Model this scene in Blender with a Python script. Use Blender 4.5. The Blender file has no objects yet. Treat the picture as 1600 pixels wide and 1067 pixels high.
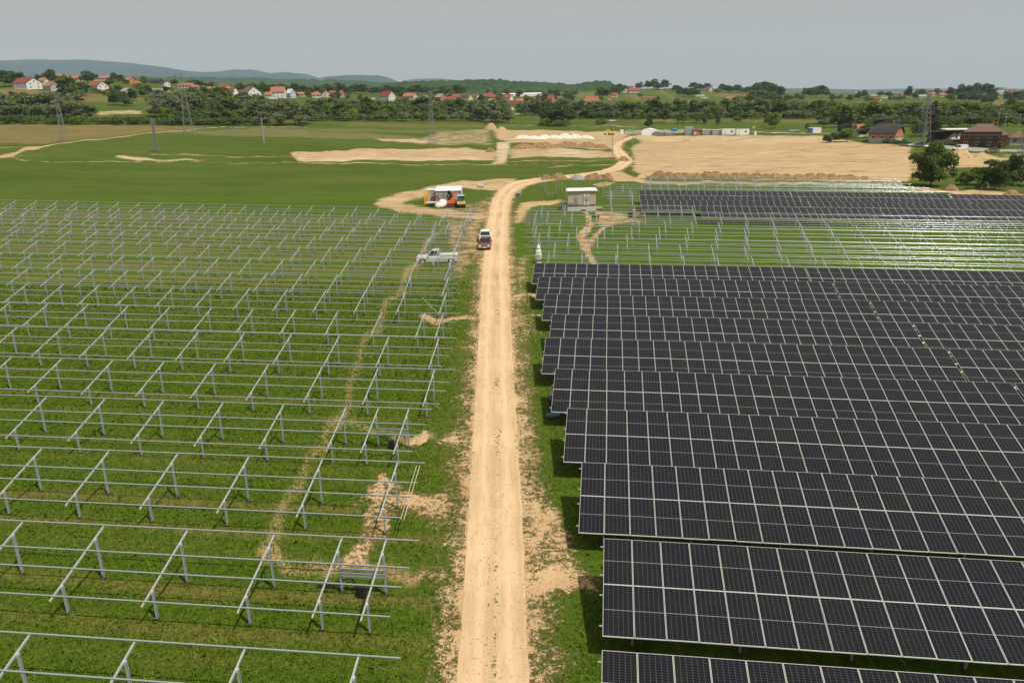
import bpy, math, random
import numpy as np
from mathutils import Vector, Matrix, Euler
R = math.radians
random.seed(7)
rng = np.random.default_rng(11)
S = bpy.context.scene
COL = S.collection

# ------------------------------------------------------------------ camera
F_PX, PITCH, ROLL, H = 1190.744, R(17.57335), R(-1.2762), 19.727
cam = bpy.data.cameras.new('camera')
cam.lens = F_PX / 1600 * 36.0
cam.sensor_width = 36.0
cam.clip_start = 0.5
cam.clip_end = 60000
camo = bpy.data.objects.new('camera', cam)
COL.objects.link(camo)
camo.matrix_world = Matrix.Translation((0, 0, H)) @ Matrix.Rotation(R(90) - PITCH, 4, 'X') @ Matrix.Rotation(ROLL, 4, 'Z')
S.camera = camo

# ------------------------------------------------------------------ light
SUN_AZ, SUN_EL = R(134.0), R(60.0)          # azimuth clockwise from +Y
w = bpy.data.worlds.new('World')
S.world = w
w.use_nodes = True
nt = w.node_tree
bg = nt.nodes['Background']
sky = nt.nodes.new('ShaderNodeTexSky')
sky.sky_type = 'NISHITA'
sky.sun_disc = False
sky.sun_elevation = SUN_EL
sky.sun_rotation = SUN_AZ
sky.air_density = 1.0
sky.dust_density = 6.0
sky.ozone_density = 1.0
hs = nt.nodes.new('ShaderNodeHueSaturation')
hs.inputs['Saturation'].default_value = 0.22
nt.links.new(sky.outputs[0], hs.inputs['Color'])
# a dull haze veil: pull the bright horizon and the darker zenith towards one flat grey
mx = nt.nodes.new('ShaderNodeMix')
mx.data_type = 'RGBA'
mx.inputs[0].default_value = 0.82
nt.links.new(hs.outputs[0], mx.inputs[6])
mx.inputs[7].default_value = (5.6, 5.35, 5.15, 1)
nt.links.new(mx.outputs[2], bg.inputs['Color'])
bg.inputs['Strength'].default_value = 0.09
sl = bpy.data.lights.new('sun', 'SUN')
sl.energy = 4.6
sl.angle = R(0.55)
sl.color = (1.0, 0.94, 0.84)
so = bpy.data.objects.new('sun', sl)
COL.objects.link(so)
so.rotation_euler = Vector((math.sin(SUN_AZ) * math.cos(SUN_EL), math.cos(SUN_AZ) * math.cos(SUN_EL), math.sin(SUN_EL))).to_track_quat('Z', 'Y').to_euler()
so.location = (40, -40, 120)
S.view_settings.view_transform = 'Standard'
S.view_settings.look = 'None'
S.view_settings.gamma = 1
S.view_settings.use_curve_mapping = False
S.view_settings.exposure = 0.0
HAZE_D = 0.00006
S.cycles.volume_bounces = 1
S.cycles.max_bounces = 6
S.cycles.transparent_max_bounces = 8

# ------------------------------------------------------------------ terrain height
def ray(x, y):
    a, b = x - 800, y - 533.5
    c, s = math.cos(ROLL), math.sin(ROLL)
    X = a * c + b * s
    Y = -a * s + b * c
    return X, F_PX * math.cos(PITCH) - Y * math.sin(PITCH), -F_PX * math.sin(PITCH) - Y * math.cos(PITCH)

def z_near(x, y):
    x = np.asarray(x, float); y = np.asarray(y, float)
    xr = np.clip(x, 0, 200); xl = np.clip(-x, 0, 170)
    return -(0.0105 * xr + 0.00009 * np.minimum(xr, 110) ** 2) + 0.025 * xl * np.clip((y - 10) / 100, 0, 1)

CP = [(0,250,215),(0,225,285),(0,200,390),(0,195,420),(50,148,590),(50,138,650),(60,127,800),(150,178,455),(150,152,580),
(150,138,690),(150,127,840),(225,176,470),(215,160,540),(215,146,640),(250,134,780),(290,176,480),(285,160,560),(300,148,650),
(300,138,760),(300,128,1000),(430,196,430),(440,153,750),(440,138,1100),(530,192,450),(605,191,470),(605,160,800),(600,143,1200),
(750,191,520),(750,162,820),(760,147,1500),(850,189,560),(850,164,800),(870,150,1300),(925,186,560),(925,167,800),(960,151,1200),
(1000,149,1250),(1045,138,1500),(1100,141,1450),(1040,160,950),(1040,185,520),(1160,184,540),(1160,149,1250),(1210,158,1000),
(1300,184,500),(1300,162,900),(1320,152,1400),(1400,160,1000),(1400,149,1500),(1500,183,470),(1480,152,1100),(1560,150,1250),
(1590,147,1400),(1560,166,800),(300,213,345),(500,222,320),(675,232,340),(800,222,350),(950,212,405),(1100,211,405),(1250,212,370),
(1395,225,300),(1500,236,265),(1600,240,255),(300,196,440),(-300,210,400),(-300,140,800),(1900,190,450),(1900,160,1000)]
_P = []
for px, py, d in CP:
    r_ = ray(px, py); t = d / r_[1]
    _P.append((r_[0] / r_[1], math.log(d), H + r_[2] * t))
for a in np.linspace(-1.0, 1.0, 13):
    for d in (130, 165, 200):
        zz = float(z_near(a * d, d))
        if a * d > 80: zz = max(zz, -2.0)
        _P.append((a, math.log(d), zz))
    _P.append((a, math.log(3200), 8.0))
    _P.append((a, math.log(9000), 0.0))
_P = np.array(_P)
_Q = np.stack([_P[:, 0] * 1.6, _P[:, 1]], 1)
def _phi(r2): return 0.5 * r2 * np.log(r2 + 1e-9)
_n = len(_Q)
_A = _phi(((_Q[:, None] - _Q[None]) ** 2).sum(-1)) + np.eye(_n) * 0.004
_B = np.c_[np.ones(_n), _Q]
_M = np.block([[_A, _B], [_B.T, np.zeros((3, 3))]])
_W = np.linalg.solve(_M, np.r_[_P[:, 2], 0, 0, 0])
def hz(x, y):
    x = np.atleast_1d(np.asarray(x, float)); y = np.atleast_1d(np.asarray(y, float))
    yc = np.clip(y, 90, 9000)
    q = np.stack([np.clip(x / yc, -1.1, 1.1) * 1.6, np.log(yc)], -1)
    f = _B[:1] * 0 + 0
    out = np.empty(len(x))
    for i in range(0, len(x), 40000):
        qq = q[i:i + 40000]
        K = _phi(((qq[:, None] - _Q[None]) ** 2).sum(-1))
        out[i:i + 40000] = K @ _W[:_n] + np.c_[np.ones(len(qq)), qq] @ _W[_n:]
    k = np.clip((y - 135) / 60, 0, 1); k = k * k * (3 - 2 * k)
    return z_near(x, y) * (1 - k) + out * k
def gz(x, y): return float(hz([x], [y])[0])
_T = np.exp(np.linspace(math.log(18), math.log(6000), 420))
def at(px, py):
    """the point of the terrain seen in direction px, py"""
    r_ = ray(px, py)
    x = r_[0] / r_[1] * _T; z = H + r_[2] / r_[1] * _T
    g = hz(x, _T)
    i = np.nonzero(z <= g)[0]
    if len(i) == 0:
        return Vector((x[-1], _T[-1], g[-1]))
    i = max(i[0], 1)
    d0, d1 = z[i - 1] - g[i - 1], g[i] - z[i]
    t = d0 / (d0 + d1 + 1e-9)
    yy = _T[i - 1] + (_T[i] - _T[i - 1]) * t
    xx = r_[0] / r_[1] * yy
    return Vector((xx, yy, gz(xx, yy)))
def atz(px, py, z):
    r_ = ray(px, py); t = (z - H) / r_[2]
    return Vector((r_[0] * t, r_[1] * t, z))
def mpp(y): return y / F_PX * 1.03       # metres per photo pixel at that distance
def pxv(x, y, z):
    x = np.asarray(x, float); y = np.asarray(y, float); z = np.asarray(z, float) - H
    d = y * math.cos(PITCH) - z * math.sin(PITCH); v = y * math.sin(PITCH) + z * math.cos(PITCH)
    X = F_PX * x / d; Y = -F_PX * v / d
    return 800 + X * math.cos(ROLL) - Y * math.sin(ROLL), 533.5 + X * math.sin(ROLL) + Y * math.cos(ROLL)

# ------------------------------------------------------------------ helpers
def tag(o, label=None, cat=None, group=None, kind=None):
    if label: o['label'] = label
    if cat: o['category'] = cat
    if group: o['group'] = group
    if kind: o['kind'] = kind
    return o
def empty(name, loc, rz=0.0, label=None, cat=None, group=None):
    o = bpy.data.objects.new(name, None); COL.objects.link(o)
    o.empty_display_size = 0.3
    o.location = loc; o.rotation_euler = (0, 0, rz)
    return tag(o, label, cat, group)
def link(name, me, parent=None, loc=(0, 0, 0), rot=(0, 0, 0), sc=None):
    o = bpy.data.objects.new(name, me); COL.objects.link(o)
    o.location = loc; o.rotation_euler = rot
    if sc is not None: o.scale = sc
    if parent is not None: o.parent = parent
    return o
class MB:
    def __init__(s): s.v = []; s.f = []; s.m = []; s.cur = 0
    def add(s, vs, fs):
        b = len(s.v); s.v += [tuple(v) for v in vs]
        for f in fs: s.f.append(tuple(i + b for i in f)); s.m.append(s.cur)
        return s
    def box(s, c, d, rz=0, M=None):
        x, y, z = d[0] / 2, d[1] / 2, d[2] / 2
        vs = [Vector(p) for p in ((-x,-y,-z),(x,-y,-z),(x,y,-z),(-x,y,-z),(-x,-y,z),(x,-y,z),(x,y,z),(-x,y,z))]
        if rz: vs = [Matrix.Rotation(rz, 3, 'Z') @ v for v in vs]
        if M is not None: vs = [M @ v for v in vs]
        c = Vector(c)
        return s.add([v + c for v in vs], [(0,3,2,1),(4,5,6,7),(0,1,5,4),(1,2,6,5),(2,3,7,6),(3,0,4,7)])
    def frame(s, p, q):
        d = (q - p).normalized()
        up = Vector((0, 0, 1)) if abs(d.z) < 0.95 else Vector((0, 1, 0))
        a = d.cross(up).normalized(); b = a.cross(d).normalized()
        return a, b
    def beam(s, p, q, w_, h_):
        p, q = Vector(p), Vector(q); a, b = s.frame(p, q); a *= w_ / 2; b *= h_ / 2
        return s.add([p-a-b, p+a-b, p+a+b, p-a+b, q-a-b, q+a-b, q+a+b, q-a+b], [(0,1,2,3),(7,6,5,4),(1,0,4,5),(2,1,5,6),(3,2,6,7),(0,3,7,4)])
    def tube(s, p, q, r, n=6, r2=None, cap=True):
        p, q = Vector(p), Vector(q); a, b = s.frame(p, q); r2 = r if r2 is None else r2
        vs = [p + a * r * math.cos(2*math.pi*i/n) + b * r * math.sin(2*math.pi*i/n) for i in range(n)]
        vs += [q + a * r2 * math.cos(2*math.pi*i/n) + b * r2 * math.sin(2*math.pi*i/n) for i in range(n)]
        fs = [((i+1)%n, i, i+n, (i+1)%n+n) for i in range(n)]
        if cap: fs += [tuple(range(n)), tuple(range(2*n-1, n-1, -1))]
        return s.add(vs, fs)
    def path(s, pts, r, n=5):
        for i in range(len(pts) - 1): s.tube(pts[i], pts[i+1], r, n, cap=(i in (0, len(pts)-2)))
        return s
    def prism(s, poly, y0, y1, axis='y'):
        n = len(poly)
        if axis == 'y': vs = [(a, y0, b) for a, b in poly] + [(a, y1, b) for a, b in poly]
        elif axis == 'x': vs = [(y0, a, b) for a, b in poly] + [(y1, a, b) for a, b in poly]
        else: vs = [(a, b, y0) for a, b in poly] + [(a, b, y1) for a, b in poly]
        return s.add(vs, [tuple(range(n)), tuple(range(2*n-1, n-1, -1))] + [((i+1)%n, i, i+n, (i+1)%n+n) for i in range(n)])
    def mesh(s, name, mats):
        me = bpy.data.meshes.new(name); me.from_pydata(s.v, [], s.f)
        if not isinstance(mats, (list, tuple)): mats = [mats]
        for m in mats: me.materials.append(m)
        if len(mats) > 1: me.polygons.foreach_set('material_index', s.m)
        import bmesh
        bm = bmesh.new(); bm.from_mesh(me); bmesh.ops.recalc_face_normals(bm, faces=bm.faces); bm.to_mesh(me); bm.free()
        return me
    def build(s, name, mats, parent=None, loc=(0, 0, 0), rot=(0, 0, 0), smooth=False, bevel=0):
        me = s.mesh(name, mats)
        if smooth: me.polygons.foreach_set('use_smooth', [True] * len(me.polygons))
        o = link(name, me, parent, loc, rot)
        if bevel:
            b = o.modifiers.new('bevel', 'BEVEL'); b.width = bevel; b.segments = 2; b.limit_method = 'ANGLE'
        return o
def npmesh(name, verts, faces, mat, k=4):
    me = bpy.data.meshes.new(name)
    nv, nf = len(verts), len(faces)
    me.vertices.add(nv); me.vertices.foreach_set('co', np.ascontiguousarray(verts, np.float32).ravel())
    me.loops.add(nf * k); me.loops.foreach_set('vertex_index', np.ascontiguousarray(faces, np.int32).ravel())
    me.polygons.add(nf); me.polygons.foreach_set('loop_start', np.arange(0, nf * k, k, dtype=np.int32))
    me.update(calc_edges=True)
    me.materials.append(mat)
    return me
def copy_tree(o, parent=None):
    c = o.copy(); COL.objects.link(c)
    if parent is not None: c.parent = parent
    for ch in [x for x in o.children]: copy_tree(ch, c)
    return c

# ------------------------------------------------------------------ materials
class NT:
    def __init__(s, name):
        s.mat = bpy.data.materials.new(name); s.mat.use_nodes = True
        s.t = s.mat.node_tree; s.b = s.t.nodes['Principled BSDF']
        s.b.inputs['Specular IOR Level'].default_value = 0.25
    def n(s, typ, **kw):
        nd = s.t.nodes.new(typ)
        for k, v in kw.items():
            if k.startswith('i_'): s.set(nd.inputs[k[2:].replace('_', ' ')], v)
            else: setattr(nd, k, v)
        return nd
    def set(s, sock, v):
        if isinstance(v, bpy.types.NodeSocket): s.t.links.new(v, sock)
        else: sock.default_value = v
    def pos(s): return s.n('ShaderNodeNewGeometry').outputs['Position']
    def obj(s): return s.n('ShaderNodeTexCoord').outputs['Object']
    def mapv(s, v, sc=(1, 1, 1), rz=0, loc=(0, 0, 0)):
        m = s.n('ShaderNodeMapping'); s.set(m.inputs['Vector'], v)
        m.inputs['Scale'].default_value = sc; m.inputs['Rotation'].default_value = (0, 0, rz); m.inputs['Location'].default_value = loc
        return m.outputs[0]
    def noise(s, v, scale, detail=4, rough=0.55, dist=0):
        nd = s.n('ShaderNodeTexNoise'); s.set(nd.inputs['Vector'], v)
        nd.inputs['Scale'].default_value = scale; nd.inputs['Detail'].default_value = detail
        nd.inputs['Roughness'].default_value = rough; nd.inputs['Distortion'].default_value = dist
        return nd.outputs[0]
    def math(s, op, a, b=0.0, c=0.0, clamp=False):
        nd = s.n('ShaderNodeMath', operation=op, use_clamp=clamp)
        s.set(nd.inputs[0], a); s.set(nd.inputs[1], b); s.set(nd.inputs[2], c)
        return nd.outputs[0]
    def ramp(s, v, lo, hi, a=0.0, b=1.0):
        nd = s.n('ShaderNodeMapRange', interpolation_type='SMOOTHSTEP'); s.set(nd.inputs[0], v)
        nd.inputs[1].default_value = lo; nd.inputs[2].default_value = hi; nd.inputs[3].default_value = a; nd.inputs[4].default_value = b
        return nd.outputs[0]
    def mix(s, f, a, b, mode='MIX'):
        nd = s.n('ShaderNodeMix', data_type='RGBA', blend_type=mode)
        s.set(nd.inputs[0], f)
        for k, v in ((6, a), (7, b)):
            if isinstance(v, (tuple, list)): v = tuple(v) + (1,) if len(v) == 3 else v
            s.set(nd.inputs[k], v)
        return nd.outputs[2]
    def bump(s, h, st=0.5, d=0.05):
        nd = s.n('ShaderNodeBump'); s.set(nd.inputs['Height'], h)
        nd.inputs['Strength'].default_value = st; nd.inputs['Distance'].default_value = d
        s.t.links.new(nd.outputs[0], s.b.inputs['Normal'])
    def out(s, col, rough=0.8, metal=0.0):
        if isinstance(col, (tuple, list)): col = tuple(col) + (1,) if len(col) == 3 else col
        s.set(s.b.inputs['Base Color'], col); s.set(s.b.inputs['Roughness'], rough); s.set(s.b.inputs['Metallic'], metal)
        return s.mat
    def attr(s, name):
        nd = s.n('ShaderNodeAttribute', attribute_name=name)
        sp = s.n('ShaderNodeSeparateColor'); s.t.links.new(nd.outputs['Color'], sp.inputs[0])
        return sp.outputs[0], sp.outputs[1], sp.outputs[2]
_mc = {}
def M_(name, c, rough=0.7, metal=0.0, var=0.15, scale=2.0, bump=0.0):
    if name in _mc: return _mc[name]
    n = NT(name); p = n.obj()
    nz = n.noise(p, scale, 5)
    col = n.mix(nz, tuple(x * (1 - var) for x in c), tuple(min(1, x * (1 + var)) for x in c))
    if bump: n.bump(n.noise(p, scale * 8, 3), bump, 0.02)
    _mc[name] = n.out(col, n.ramp(nz, 0.2, 0.8, rough * 0.85, min(1, rough * 1.1)), metal)
    return _mc[name]
GALV = M_('galvanised_steel', (0.47, 0.51, 0.51), 0.23, 0.65, 0.12, 3.0)
GALVR = M_('galvanised_rafter', (0.36, 0.39, 0.40), 0.62, 0.15, 0.15, 3.0)
GALVD = M_('galvanised_post', (0.34, 0.39, 0.41), 0.55, 0.2, 0.15, 3.0)
ALU = M_('aluminium_frame', (0.58, 0.57, 0.54), 0.4, 0.3, 0.08, 3.0)
CAPM = M_('orange_cap', (0.6, 0.33, 0.1), 0.6)
DARK = M_('dark_plastic', (0.02, 0.02, 0.022), 0.5)
RUB = M_('rubber', (0.025, 0.024, 0.023), 0.85)
GLASS = M_('dark_glass', (0.02, 0.025, 0.03), 0.08, 0, 0.1)
WHITE = M_('white_paint', (0.78, 0.77, 0.74), 0.6, 0, 0.08, 0.7)
STEELD = M_('lattice_steel', (0.2, 0.21, 0.2), 0.6, 0.3)
WOOD = M_('pale_wood', (0.42, 0.3, 0.17), 0.8, 0, 0.25, 3)

# ------------------------------------------------------------------ ground: one sheet, with masks of what grows or lies on it
ys = [-80., -30., 0., 12.]
y = 18.0
while y < 15000:
    ys.append(y)
    y += min(max(y * y / 48000, 0.36), 4.0) if y < 900 else y * 0.06
ys = np.array([q for q in ys if q < 13500])
aa = np.r_[-4, -2.6, -1.8, -1.3, -1.05, np.arange(-0.86, 0.861, 0.0042), 1.05, 1.3, 1.8, 2.6, 4]
GX = (aa[None, :] * np.maximum(ys, 18)[:, None]); GY = np.repeat(ys[:, None], len(aa), 1)
gx, gy = GX.ravel(), GY.ravel()
gzv = hz(gx, gy)
MASK = {k: np.zeros(len(gx)) for k in ('dirt', 'dry', 'pale', 'crop', 'row', 'lush', 'track', 'unused', 'unused2')}
def seg_d(x, y, a, b):
    ax, ay = a; bx, by = b
    dx, dy = bx - ax, by - ay; L = dx * dx + dy * dy + 1e-9
    t = np.clip(((x - ax) * dx + (y - ay) * dy) / L, 0, 1)
    return np.hypot(x - ax - t * dx, (y - ay - t * dy))
_wa = 0.06 + 0.0045 * np.clip(gy, 0, 900)
wx = gx + _wa * (np.sin(gx / (_wa * 3.1) + 1.3 * np.sin(gy / (_wa * 4.7))) + .6 * np.sin(gx / (_wa * 1.3) + gy / (_wa * 1.9) + 2) + .4 * np.sin(gy / (_wa * .9)))
wy = gy + _wa * 1.6 * (np.sin(gx / (_wa * 3.7) + 2.1) + .6 * np.sin(gx / (_wa * 1.5) - gy / (_wa * 3.3) + 1) + .35 * np.sin(gx / (_wa * .8)))
def smooth(v): v = np.clip(v, 0, 1); return v * v * (3 - 2 * v)
def world(pts): return [tuple(at(*p)[:2]) for p in pts]
def area(ch, val, soft, pts, isw=False, cut=False):
    if not isw and pts[0][1] > 318: soft = soft * 1.7
    W_ = pts if isw else world(pts)
    P = np.array(W_)
    m = (gx > P[:, 0].min() - soft) & (gx < P[:, 0].max() + soft) & (gy > P[:, 1].min() - soft) & (gy < P[:, 1].max() + soft)
    i = np.nonzero(m)[0]
    if len(i) == 0: return
    x, y = wx[i], wy[i]
    ins = np.zeros(len(i), bool); d = np.full(len(i), 1e9)
    for k in range(len(W_)):
        a, b = W_[k - 1], W_[k]
        c = ((a[1] > y) != (b[1] > y)) & (x < (b[0] - a[0]) * (y - a[1]) / (b[1] - a[1] + 1e-12) + a[0])
        ins ^= c
        d = np.minimum(d, seg_d(x, y, a, b))
    sd = np.where(ins, d, -d)
    v = smooth(0.5 + sd / (2 * soft))
    if cut: MASK[ch][i] *= 1 - v * val
    else: MASK[ch][i] = np.maximum(MASK[ch][i], v * val)
def strip(ch, val, width, soft, pts, isw=False):
    W_ = pts if isw else world(pts)
    P = np.array(W_)
    r_ = width / 2 + soft
    m = (gx > P[:, 0].min() - r_) & (gx < P[:, 0].max() + r_) & (gy > P[:, 1].min() - r_) & (gy < P[:, 1].max() + r_)
    i = np.nonzero(m)[0]
    if len(i) == 0: return
    d = np.full(len(i), 1e9)
    for a, b in zip(W_[:-1], W_[1:]): d = np.minimum(d, seg_d(wx[i], wy[i], a, b))
    MASK[ch][i] = np.maximum(MASK[ch][i], smooth(0.5 + (width / 2 - d) / soft) * val)

ROAD_L = [(700,1110),(706,1067),(714,950),(722,860),(728,760),(733,680),(739,600),(744,520),(748,450),(754,400),(759,350),(766,315),(777,298),(792,286),(815,281),(850,277),(900,272),(938,267),(956,261),(967,252),(958,241),(956,231),(964,222),(985,213)]
ROAD_R = [(838,1110),(834,1067),(830,950),(826,860),(820,760),(814,680),(808,600),(803,520),(799,450),(796,400),(796,350),(799,318),(806,302),(824,291),(848,285),(885,280),(925,276),(950,272),(975,265),(991,253),(980,240),(969,231),(974,223),(995,214)]
RL, RR = [(-2.75, -25.), (-2.7, 8.)] + world(ROAD_L), [(.95, -25.), (.9, 8.)] + world(ROAD_R)
_s = (wx, wy); wx, wy = gx, gy
area('dirt', 1.0, .7, [(a - .12, b) for a, b in RL] + [(a + .12, b) for a, b in RR][::-1], True)
_l = [(a - 1.0 * min(1, 90 / max(b, 1)) - .2, b) for a, b in RL]; _r = [(a + 1.2 * min(1, 90 / max(b, 1)) + .2, b) for a, b in RR]
area('dirt', .74, 1.7, _l + _r[::-1], True)
wx, wy = _s
# wheel ways through the junction beside the road
area('dirt', 0.95, 1.2, [(945,274),(965,268),(985,278),(1020,283),(1340,287),(1430,292),(1500,300),(1500,303),(1340,291),(1060,288),(1000,287),(962,284),(948,280)])
area('dirt', .74, 0.9, [(835,1100),(830,900),(822,740),(815,620),(806,520),(800,440),(826,440),(835,480),(840,520),(838,600),(845,650),(843,700),(862,740),(880,790),(900,840),(930,880),(938,905),(930,925),(882,930),(880,1000),(868,1067),(866,1100)])
area('dirt', 1.0, 0.5, [(826,880),(860,884),(905,893),(942,903),(942,926),(905,926),(870,935),(832,940)])
area('dirt', .85, 0.5, [(824,790),(850,770),(872,790),(880,830),(850,850),(826,850)])
area('dirt', .76, 0.9, [(722,870),(700,855),(690,835),(660,822),(640,802),(600,800),(560,788),(555,765),(590,748),(640,765),(700,760),(690,705),(660,690),(700,672),(722,620),(735,520),(748,425),(752,350),(762,350),(745,560),(735,700)])
area('dirt', .8, .4, [(560,765),(600,752),(650,768),(700,764),(690,790),(640,795),(575,788)])
area('dirt', .72, .6, [(640,880),(700,880),(716,940),(712,1000),(700,935),(670,905)])
area('dirt', .66, .5, [(700,860),(716,1000),(706,1110),(690,1067),(700,960)])
strip('track', .8, 0.5, 0.6, [(430,880),(420,855),(450,790),(480,740),(505,690),(525,655),(545,610),(560,570),(578,530),(600,490),(620,450),(640,425),(655,395),(675,365),(720,347),(752,347)])
strip('dirt', .72, 1.0, 1.0, [(520,886),(600,893),(650,895),(700,900)])
strip('track', 1.0, 0.9, 0.7, [(418,862),(440,880),(520,886),(600,893),(650,895)])
strip('dirt', .76, 1.2, 0.9, [(560,880),(570,860),(600,790),(610,750)])
strip('track', .8, .8, 0.8, [(525,660),(560,672),(600,676),(640,684),(668,682)])
area('dirt', 1, .3, [(636,675),(660,670),(672,680),(660,692),(640,691)])
strip('dirt', .8, 1.6, 1.0, [(665,492),(690,503),(725,500),(745,495)])
area('dirt', .66, 1.0, [(690,345),(765,342),(757,400),(735,450),(700,430),(690,400),(700,370)])
area('dirt', .9, 1.2, [(582,322),(600,312),(622,300),(660,292),(720,284),(780,278),(815,278),(790,292),(772,300),(740,296),(690,296),(668,304),(640,316),(655,322),(700,327),(735,332),(770,330),(768,345),(700,342),(620,330)])
area('dirt', .6, 1.2, [(690,330),(740,318),(760,300),(770,330),(765,350),(700,345)])
area('dirt', .95, 1.0, [(797,330),(812,318),(845,315),(888,313),(880,319),(845,324),(822,336),(812,350),(798,350)])
strip('dirt', .85, 1.6, 0.9, [(907,330),(916,350),(905,372),(915,395),(935,414)])
strip('dirt', .8, 1.6, 1.2, [(935,333),(965,345),(930,365),(905,390)])
area('dirt', .72, .8, [(930,328),(985,332),(1010,350),(960,352),(925,350)])
strip('dirt', .8, .7, .5, [(820,350),(880,352),(1000,352)])
area('dirt', .8, .8, [(928,288),(945,283),(965,285),(955,290),(935,293)])
area('dirt', .66, 1.2, [(800,400),(840,398),(838,440),(802,450)])
strip('dirt', .8, 1.2, 1, [(800,455),(835,462),(850,470)])
strip('dirt', .75, 1.0, 1, [(800,490),(850,497)])
# fields beyond the racks
area('dirt', 1.0, 1.5, [(452,240),(520,235),(640,232),(700,231),(775,236),(772,250),(640,251),(470,253)])
area('pale', .7, 2, [(470,247),(620,247),(730,246),(770,250),(640,253),(480,254)])
strip('dirt', .8, 3.0, 3, [(250,241),(330,244),(455,246)])
area('dirt', .95, 2, [(168,246),(178,243),(214,244),(252,248),(324,251),(322,252),(215,251),(190,248)])
area('pale', .9, 2, [(175,244),(200,244),(250,249),(322,251),(215,252)])
area('dirt', .62, 4, [(585,217),(660,214),(690,207),(740,203),(765,200),(765,226),(700,228),(650,223),(600,221)])
area('dirt', .9, 3, [(580,217),(650,216),(685,222),(665,223),(600,221)])
area('pale', .6, 4, [(580,217),(690,210),(760,212),(760,225),(690,226)])
area('dirt', 1, 2, [(772,222),(804,222),(803,240),(796,256),(768,256),(772,240)])
area('pale', 1, 2, [(774,222),(803,222),(802,240),(795,255),(772,255),(774,240)])
strip('dirt', .8, 1.2, 1.5, [(760,256),(778,258),(800,257),(900,255)])
strip('dirt', .75, 3, 2, [(480,254),(640,257),(775,257)])
area('dirt', .95, 4, [(770,202),(800,203),(950,205),(985,208),(968,232),(940,234),(800,222),(775,216)])
area('dirt', .9, 3, [(802,232),(850,231),(935,234),(960,240),(960,247),(860,246),(802,247)])
area('pale', .8, 3, [(850,233),(935,236),(930,246),(850,245)])
strip('dirt', .75, 3, 3, [(800,252),(880,252),(955,250)])
strip('dirt', .62, 4, 3, [(860,262),(900,258),(950,258)])
area('dirt', 1.0, 2.5, [(983,232),(1000,222),(985,214),(1000,211),(1170,211),(1285,213),(1335,222),(1420,229),(1432,262),(1422,284),(1340,284),(1020,279),(985,268),(995,252)])
area('dirt', .95, 3, [(1420,248),(1440,240),(1500,237),(1530,240),(1600,250),(1620,262),(1560,264),(1490,262),(1470,282),(1425,282)])
area('dirt', .8, 4, [(1560,240),(1640,240),(1660,258),(1590,252)])
area('pale', .35, 6, [(1000,211),(1285,213),(1320,222),(1200,224),(1020,220)])
area('row', .9, 6, [(1000,226),(1250,224),(1330,230),(1200,234),(1010,232)])
area('row', .5, 6, [(1200,252),(1330,250),(1400,256),(1300,260)])
strip('dirt', .9, 4, 2, [(960,204),(1170,206),(1290,209),(1345,214)])
strip('pale', .9, 4, 2, [(960,204),(1170,206),(1290,209),(1345,214)])
strip('dirt', .9, 3, 3, [(740,196),(850,196),(940,196),(1000,200)])
strip('dirt', .9, 4, 4, [(832,196),(990,199)])
strip('dirt', .7, 3, 3, [(1100,202),(1200,204),(1290,207)])
area('dirt', 1, 2, [(1480,300),(1530,296),(1600,303),(1600,305),(1500,305)])
# the forked farm track on the left and the ripe field beside it
strip('dirt', .95, 3.0, 2.0, [(-40,246),(8,247),(30,238),(48,231),(75,227),(140,219),(200,212),(240,208),(300,202),(345,199),(400,199),(480,200)])
strip('dirt', .9, 2.5, 2.0, [(-40,231),(20,231),(60,229)])
strip('dirt', .8, 1.5, 1.5, [(10,246),(40,252),(120,253),(250,252),(420,255),(520,256)])
strip('dirt', .7, 1.5, 2, [(30,244),(75,243)])
area('crop', 1, 3, [(-200,194),(0,195),(130,196),(340,197),(300,200),(240,206),(200,210),(140,217),(100,221),(60,226),(-200,228)])
area('dry', .9, 6, [(250,205),(400,200),(520,207),(680,214),(560,218),(440,215),(330,212)])
area('dry', .8, 6, [(480,201),(600,203),(760,203),(700,207),(520,206)])
area('crop', .5, 5, [(540,192),(790,196),(790,199),(640,200),(540,198)])
# hill side fields
area('crop', .95, 3, [(-60,138),(20,139),(60,143),(190,150),(190,153),(60,151),(-60,147)])
area('dirt', .9, 3, [(148,175),(235,173),(238,178),(150,181)])
area('crop', .8, 3, [(135,150),(175,150),(175,160),(135,160)])
area('crop', .5, 4, [(150,166),(230,163),(245,150),(235,140),(225,150),(200,163)])
area('crop', .5, 4, [(255,150),(282,140),(285,150),(262,166),(240,170)])
for p, c_, v in [([(1030,143),(1048,143),(1050,147),(1036,148)], 'crop', 1), ([(980,150),(1000,149),(1012,156),(1000,157)], 'crop', .9), ([(1045,150),(1055,149),(1075,157),(1050,156)], 'crop', .7),
                 ([(930,146),(955,146),(960,152),(935,152)], 'crop', .8), ([(1110,144),(1185,148),(1190,152),(1115,150)], 'crop', .8), ([(1130,148),(1190,152),(1180,158),(1150,156)], 'crop', .4),
                 ([(745,146),(785,145),(785,148),(750,149)], 'crop', 1), ([(860,151),(890,150),(890,155),(862,155)], 'crop', .9), ([(888,148),(938,145),(938,150),(890,153)], 'crop', .7),
                 ([(1345,158),(1378,157),(1378,162),(1350,164)], 'crop', .6), ([(1497,161),(1527,160),(1526,164),(1500,165)], 'crop', 1), ([(1552,158),(1575,157),(1570,168),(1545,167)], 'crop', 1), ([(1562,150),(1568,152),(1572,160),(1562,160)], 'crop', 1)]:
    area(c_, v, 5, p)
area('crop', .55, 6, [(1200,188),(1300,186),(1290,192),(1210,194)])
area('crop', .55, 6, [(1140,182),(1200,183),(1200,190),(1140,190)])
area('crop', .8, 6, [(1010,187),(1060,186),(1060,190),(1010,191)])
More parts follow.
